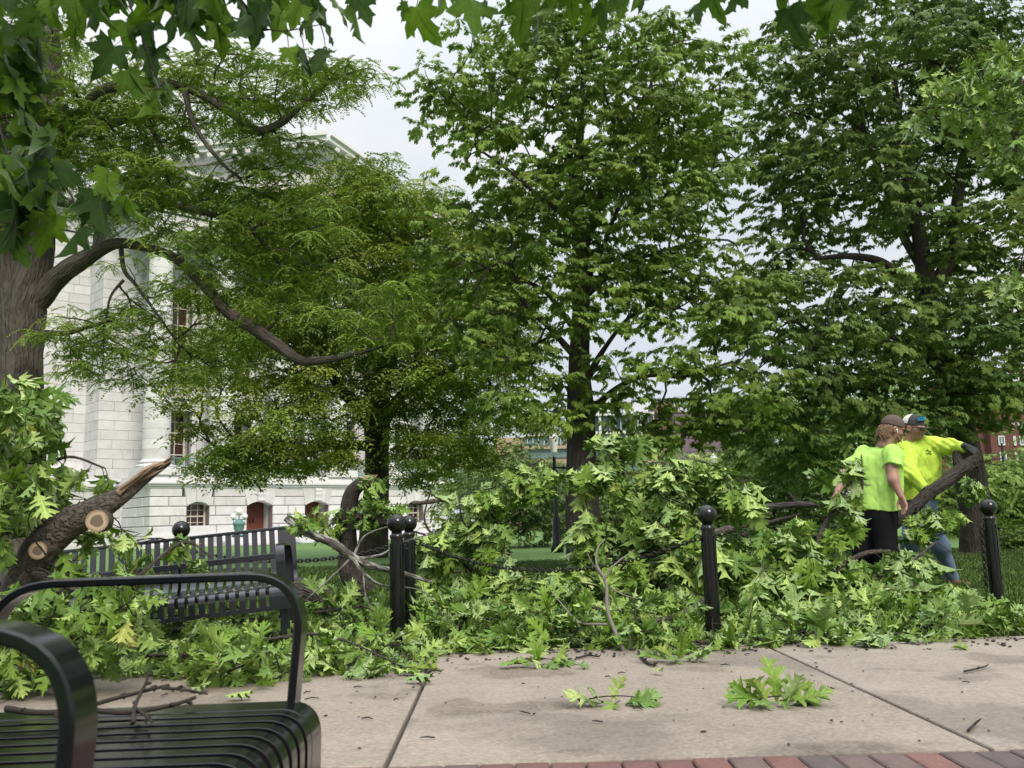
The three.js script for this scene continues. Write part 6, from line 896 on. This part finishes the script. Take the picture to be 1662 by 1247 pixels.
  const b = new Acc(); for (let k = 0; k < 90; k++) { const s = k % 2 ? 1 : -1, u = r(), p = V(s * (0.052 - 0.03 * u * u) * 1.05, -0.055 - 0.04 * u + 0.01 * r(), 0.03 + 0.055 * u); b.path([p, p.clone().add(V(s * 0.006, -0.02, 0.008))], [0.006, 0.002], { rad: 4 }); } part('beard', putGeo(b.build(), head, t), hairM, t);
  part('earbud', putGeo(merge([new THREE.SphereGeometry(0.0085, 10, 8).translate(-0.093, -0.006, 0.002), new THREE.CapsuleGeometry(0.0042, 0.02, 4, 8).rotateX(-0.35).translate(-0.096, -0.02, 0.008)]), head, t), std({ color: rgb(0.8, 0.8, 0.8), roughness: 0.3 }), t);
});
person('person in a yellow hooded sweatshirt and blue jeans holding up the end of a log', V(at(1500, 900, 9.35).x, 0, -9.35), (t) => {
  const J = { pel: at(1492, 822, 9.38), wa: at(1492, 795, 9.36), ch: at(1493, 748, 9.3), nk: at(1487, 716, 9.28), hd: at(1484, 695, 9.2), ls: at(1514, 724, 9.3), le: at(1543, 724, 9.16), lw: at(1568, 727, 8.98), rs: at(1471, 730, 9.26), re: at(1479, 772, 9.06), rw: at(1501, 793, 8.98), rh: at(1481, 836, 9.32), rk: at(1478, 884, 9.14), ra: at(1468, 940, 9.3), lh: at(1503, 836, 9.42), lk: at(1527, 886, 9.32), la: at(1544, 938, 9.55) };
  const R = V(0.92, 0, -0.3), off = (p, s) => p.clone().addScaledVector(R, s), head = orient(J.hd, V(0.08, 0.97, 0.2), V(0.62, -0.28, 0.74));
  const bodyF = joinS([capsule(off(J.pel, 0.06), off(J.ch, 0.07), 0.1, 0.11), capsule(off(J.pel, -0.06), off(J.ch, -0.07), 0.1, 0.11), capsule(J.rs, J.ls, 0.055, 0.055), capsule(J.ch, J.nk, 0.08, 0.06), capsule(J.nk, J.hd, 0.055, 0.05), capsule(J.rs, J.re, 0.05, 0.042), capsule(J.re, J.rw, 0.042, 0.03), capsule(J.ls, J.le, 0.05, 0.042), capsule(J.le, J.lw, 0.042, 0.03), capsule(J.rh, J.rk, 0.08, 0.06), capsule(J.rk, J.ra, 0.055, 0.04), capsule(J.lh, J.lk, 0.08, 0.06), capsule(J.lk, J.la, 0.055, 0.04)], 0.04), pts = Object.values(J);
  part('body', merge([surface(bodyF, ...aroundAll(pts.filter((p) => p !== J.hd), 0.14), 0.014).translate(-t.position.x, 0, -t.position.z), putGeo(headGeo, head, t)]), skin, t); part('eyes', putGeo(eyeGeo, head, t), eyeM, t);
  const w = wrinkle(12, 0.6, 5), hem = hAt(1492, 812, 9.35), rib = (x, y, z) => 0.006 * Math.sin((x * J.le.x + y * 3 + z) * 60);
  const hood = joinS([capsule(off(J.pel, 0.07), off(J.ch, 0.085), 0.14, 0.135), capsule(off(J.pel, -0.07), off(J.ch, -0.085), 0.14, 0.135), capsule(J.rs, J.ls, 0.085, 0.085), capsule(J.ch, J.nk, 0.11, 0.085), capsule(J.rs, J.re, 0.088, 0.072), capsule(J.re, J.rw, 0.075, 0.05), capsule(J.ls, J.le, 0.088, 0.07), capsule(J.le, J.lw, 0.07, 0.048), capsule(J.nk.clone().add(V(-0.07, 0.025, 0.02)), J.nk.clone().add(V(0.06, 0.005, 0.05)), 0.045, 0.04), capsule(J.nk.clone().add(V(-0.06, 0.02, -0.06)), J.nk.clone().add(V(0.05, 0.03, -0.06)), 0.06, 0.055)], 0.045), cutTo = (P, Q) => { const n = Q.clone().sub(P).normalize(); return (x, y, z) => (x - Q.x) * n.x + (y - Q.y) * n.y + (z - Q.z) * n.z; }, c1 = cutTo(J.re, J.rw), c2 = cutTo(J.le, J.lw), near = (p, x, y, z) => Math.hypot(x - p.x, y - p.y, z - p.z) < 0.13;
  const fold = (x, y, z) => { const e = Math.min(Math.hypot(x - J.le.x, y - J.le.y, z - J.le.z), Math.hypot(x - J.re.x, y - J.re.y, z - J.re.z)); return 0.007 * Math.sin(x * 95 + y * 70) * Math.max(0, 1 - e / 0.22); };
  const f = (x, y, z) => { let d = hood(x, y, z) + 0.05 * w(x, y, z) + fold(x, y, z); d = Math.max(d, hem - y); if (near(J.rw, x, y, z)) d = Math.max(d, c1(x, y, z)); if (near(J.lw, x, y, z)) d = Math.max(d, c2(x, y, z)); return Math.max(d, 0.058 - Math.hypot(x - J.nk.x - 0.012, (y - J.nk.y - 0.06), z - J.nk.z - 0.03)); };
  const hm = cloth(0.43, 0.6, 0.065), sw = part('sweatshirt', surface(f, ...aroundAll([J.pel, J.ch, J.nk, J.rs, J.ls, J.le, J.re, J.lw, J.rw], 0.19), 0.012).translate(-t.position.x, 0, -t.position.z), hm, t);
  { const nrm = V(0.25, 0, 0.97).normalize(), place = (px, py) => { const p = at(px, py, 8.9), o = CAMP, d = p.clone().sub(o).normalize(), q = p.clone(); for (let k = 0; k < 90 && f(q.x, q.y, q.z) > 0.002; k++) q.addScaledVector(d, 0.008); return q.addScaledVector(d, -0.004).sub(t.position); }; const g = []; for (const [x, y, w2, h2, a] of [[1504.5, 731, 0.03, 0.008, 0.6], [1507.5, 732, 0.034, 0.008, -0.7], [1510, 733.5, 0.03, 0.008, 0.5], [1507, 736.5, 0.045, 0.007, -0.05], [1511, 737, 0.014, 0.014, 0.3]]) { const p = place(x, y); g.push(box(w2, h2, 0.004).rotateZ(a).rotateY(Math.atan2(nrm.x, nrm.z)).translate(p.x, p.y, p.z)); } part('logo', merge(g), std({ color: rgb(0.1, 0.14, 0.02), roughness: 0.9 }), sw); }
  const w2 = wrinkle(9, 0.6, 19), top = hAt(1492, 806, 9.35), pants = joinS([capsule(off(J.pel, 0.06), off(J.wa, 0.06), 0.12, 0.115), capsule(off(J.pel, -0.06), off(J.wa, -0.06), 0.12, 0.115), capsule(J.rh, J.rk, 0.1, 0.08), capsule(J.rk, J.ra, 0.08, 0.068), capsule(J.lh, J.lk, 0.1, 0.082), capsule(J.lk, J.la, 0.08, 0.07)], 0.06);
  part('jeans', surface((x, y, z) => Math.max(pants(x, y, z) + 0.03 * w2(x, y, z), y - top, 0.07 - y), ...aroundAll([J.pel, J.wa, J.rk, J.ra, J.lk, J.la], 0.17), 0.013).translate(-t.position.x, 0, -t.position.z), cloth(0.11, 0.16, 0.25, { map: tex(128, 128, (u, v) => { const q = 0.65 + 0.9 * fbmP(u, v, 4, 4, 5, 3); return [q, q, q]; }) }), t);
  for (const a of [J.ra, J.la]) part('boot', surface(joinS([capsule(V(a.x, 0.09, a.z), V(a.x + 0.01, 0.05, a.z), 0.05, 0.05), capsule(V(a.x, 0.05, a.z), V(a.x + 0.08, 0.04, a.z + 0.16), 0.048, 0.042)], 0.03), V(a.x - 0.12, -0.03, a.z - 0.12), V(a.x + 0.2, 0.2, a.z + 0.28), 0.014).translate(-t.position.x, 0, -t.position.z), cloth(0.12, 0.07, 0.035), t);
  part('glove', putGeo(handGeo(-1, 0.8, 0.9), orient(J.lw.clone().add(V(0, 0.004, 0.02)), V(-0.8, 0.55, -0.1), V(-0.35, -0.3, -0.9)).scale(V(1.2, 1.0, 1.25)), t), glove, t); part('glove', putGeo(handGeo(1, 0.8, 0.9), orient(J.rw.clone().add(V(0.01, -0.005, 0)), V(-0.75, 0.5, 0.1), V(0.3, -0.2, -0.9)), t), glove, t);
  const dark = cloth(0.035, 0.037, 0.04), cp = part('cap', putGeo(capDome(0.04), head, t), dark, t); part('brim', putGeo(capBrim(0.038), head, t), dark, cp);
  part('mesh_panel', putGeo(new THREE.SphereGeometry(1, 24, 14, 0.12, Math.PI - 0.24, 0.06, Math.PI * 0.46).rotateY(Math.PI).scale(0.0905, 0.0995, 0.111).rotateY(0.0).translate(0, 0.04, -0.015), head, t), cloth(0.62, 0.62, 0.58), cp);
  const gl = part('sunglasses', putGeo(new THREE.CylinderGeometry(0.1, 0.1, 0.04, 24, 1, true, -0.85, 1.7).scale(0.94, 1, 1.02).rotateX(-0.25).translate(0, 0.082, 0.0), head, t), new THREE.MeshPhysicalMaterial({ color: rgb(0.02, 0.2, 0.32), roughness: 0.06, metalness: 0.7, side: THREE.DoubleSide }), t);
  part('glasses_frame', putGeo(merge([0.022, -0.022].map((y) => new THREE.TorusGeometry(0.1, 0.0035, 6, 30, 1.9).rotateX(Math.PI / 2).rotateY(-Math.PI / 2 + 0.95).scale(0.94, 1, 1.02).translate(0, y, 0))).rotateX(-0.25).translate(0, 0.082, 0), head, t), glove, gl);
  const b = new Acc(), r = rng(18); for (let k = 0; k < 60; k++) { const an = Math.PI + (r() - 0.5) * 3.3, p = V(Math.sin(an) * 0.076, 0.03 - 0.05 * r(), Math.cos(an) * 0.094 - 0.012); b.path([p, p.clone().add(V(Math.sin(an) * 0.004, -0.025, Math.cos(an) * 0.004))], [0.006, 0.003], { rad: 4 }); } part('hair', putGeo(b.build(), head, t), std({ color: rgb(0.14, 0.09, 0.05), roughness: 0.8 }), t);
});
fallen('held_log', 'dark forked log with hanging leaves lifted by the worker in yellow', 'log', { seed: 41, bark: M.barkDark, limbs: [[[1430, 868, 8.95, 0.055], [1468, 838, 8.95, 0.06], [1502, 806, 8.95, 0.063], [1535, 783, 8.95, 0.063], [1560, 764, 8.95, 0.066], [1577, 752, 8.95, 0.07], [1590, 743, 8.93, 0.062]], [[1562, 767, 8.98, 0.05], [1555, 745, 9.02, 0.04], [1552, 733, 9.04, 0.034]], [[1585, 752, 8.9, 0.012], [1592, 775, 8.88, 0.007], [1586, 800, 8.86, 0.005]], [[1545, 775, 8.9, 0.01], [1600, 752, 8.85, 0.004], [1622, 756, 8.85, 0.002]], [[1500, 810, 8.9, 0.02], [1490, 830, 8.85, 0.012], [1520, 838, 8.8, 0.008]], [[1520, 870, 8.7, 0.006], [1545, 865, 8.8, 0.005], [1580, 882, 8.8, 0.003], [1600, 900, 8.8, 0.002]]], blobs: [[1580, 785, 16, 16, 8.86, 0.08, 5], [1515, 832, 45, 14, 8.8, 0.12, 9], [1480, 850, 24, 20, 8.75, 0.1, 4]], minD: 0.09, tuft: { hang: 0.8, size: 0.185, n: 7, droop: 1.1, paleShare: 0.4, spread: 0.6 }, nParts: 70 });

renderer.render(scene, camera);
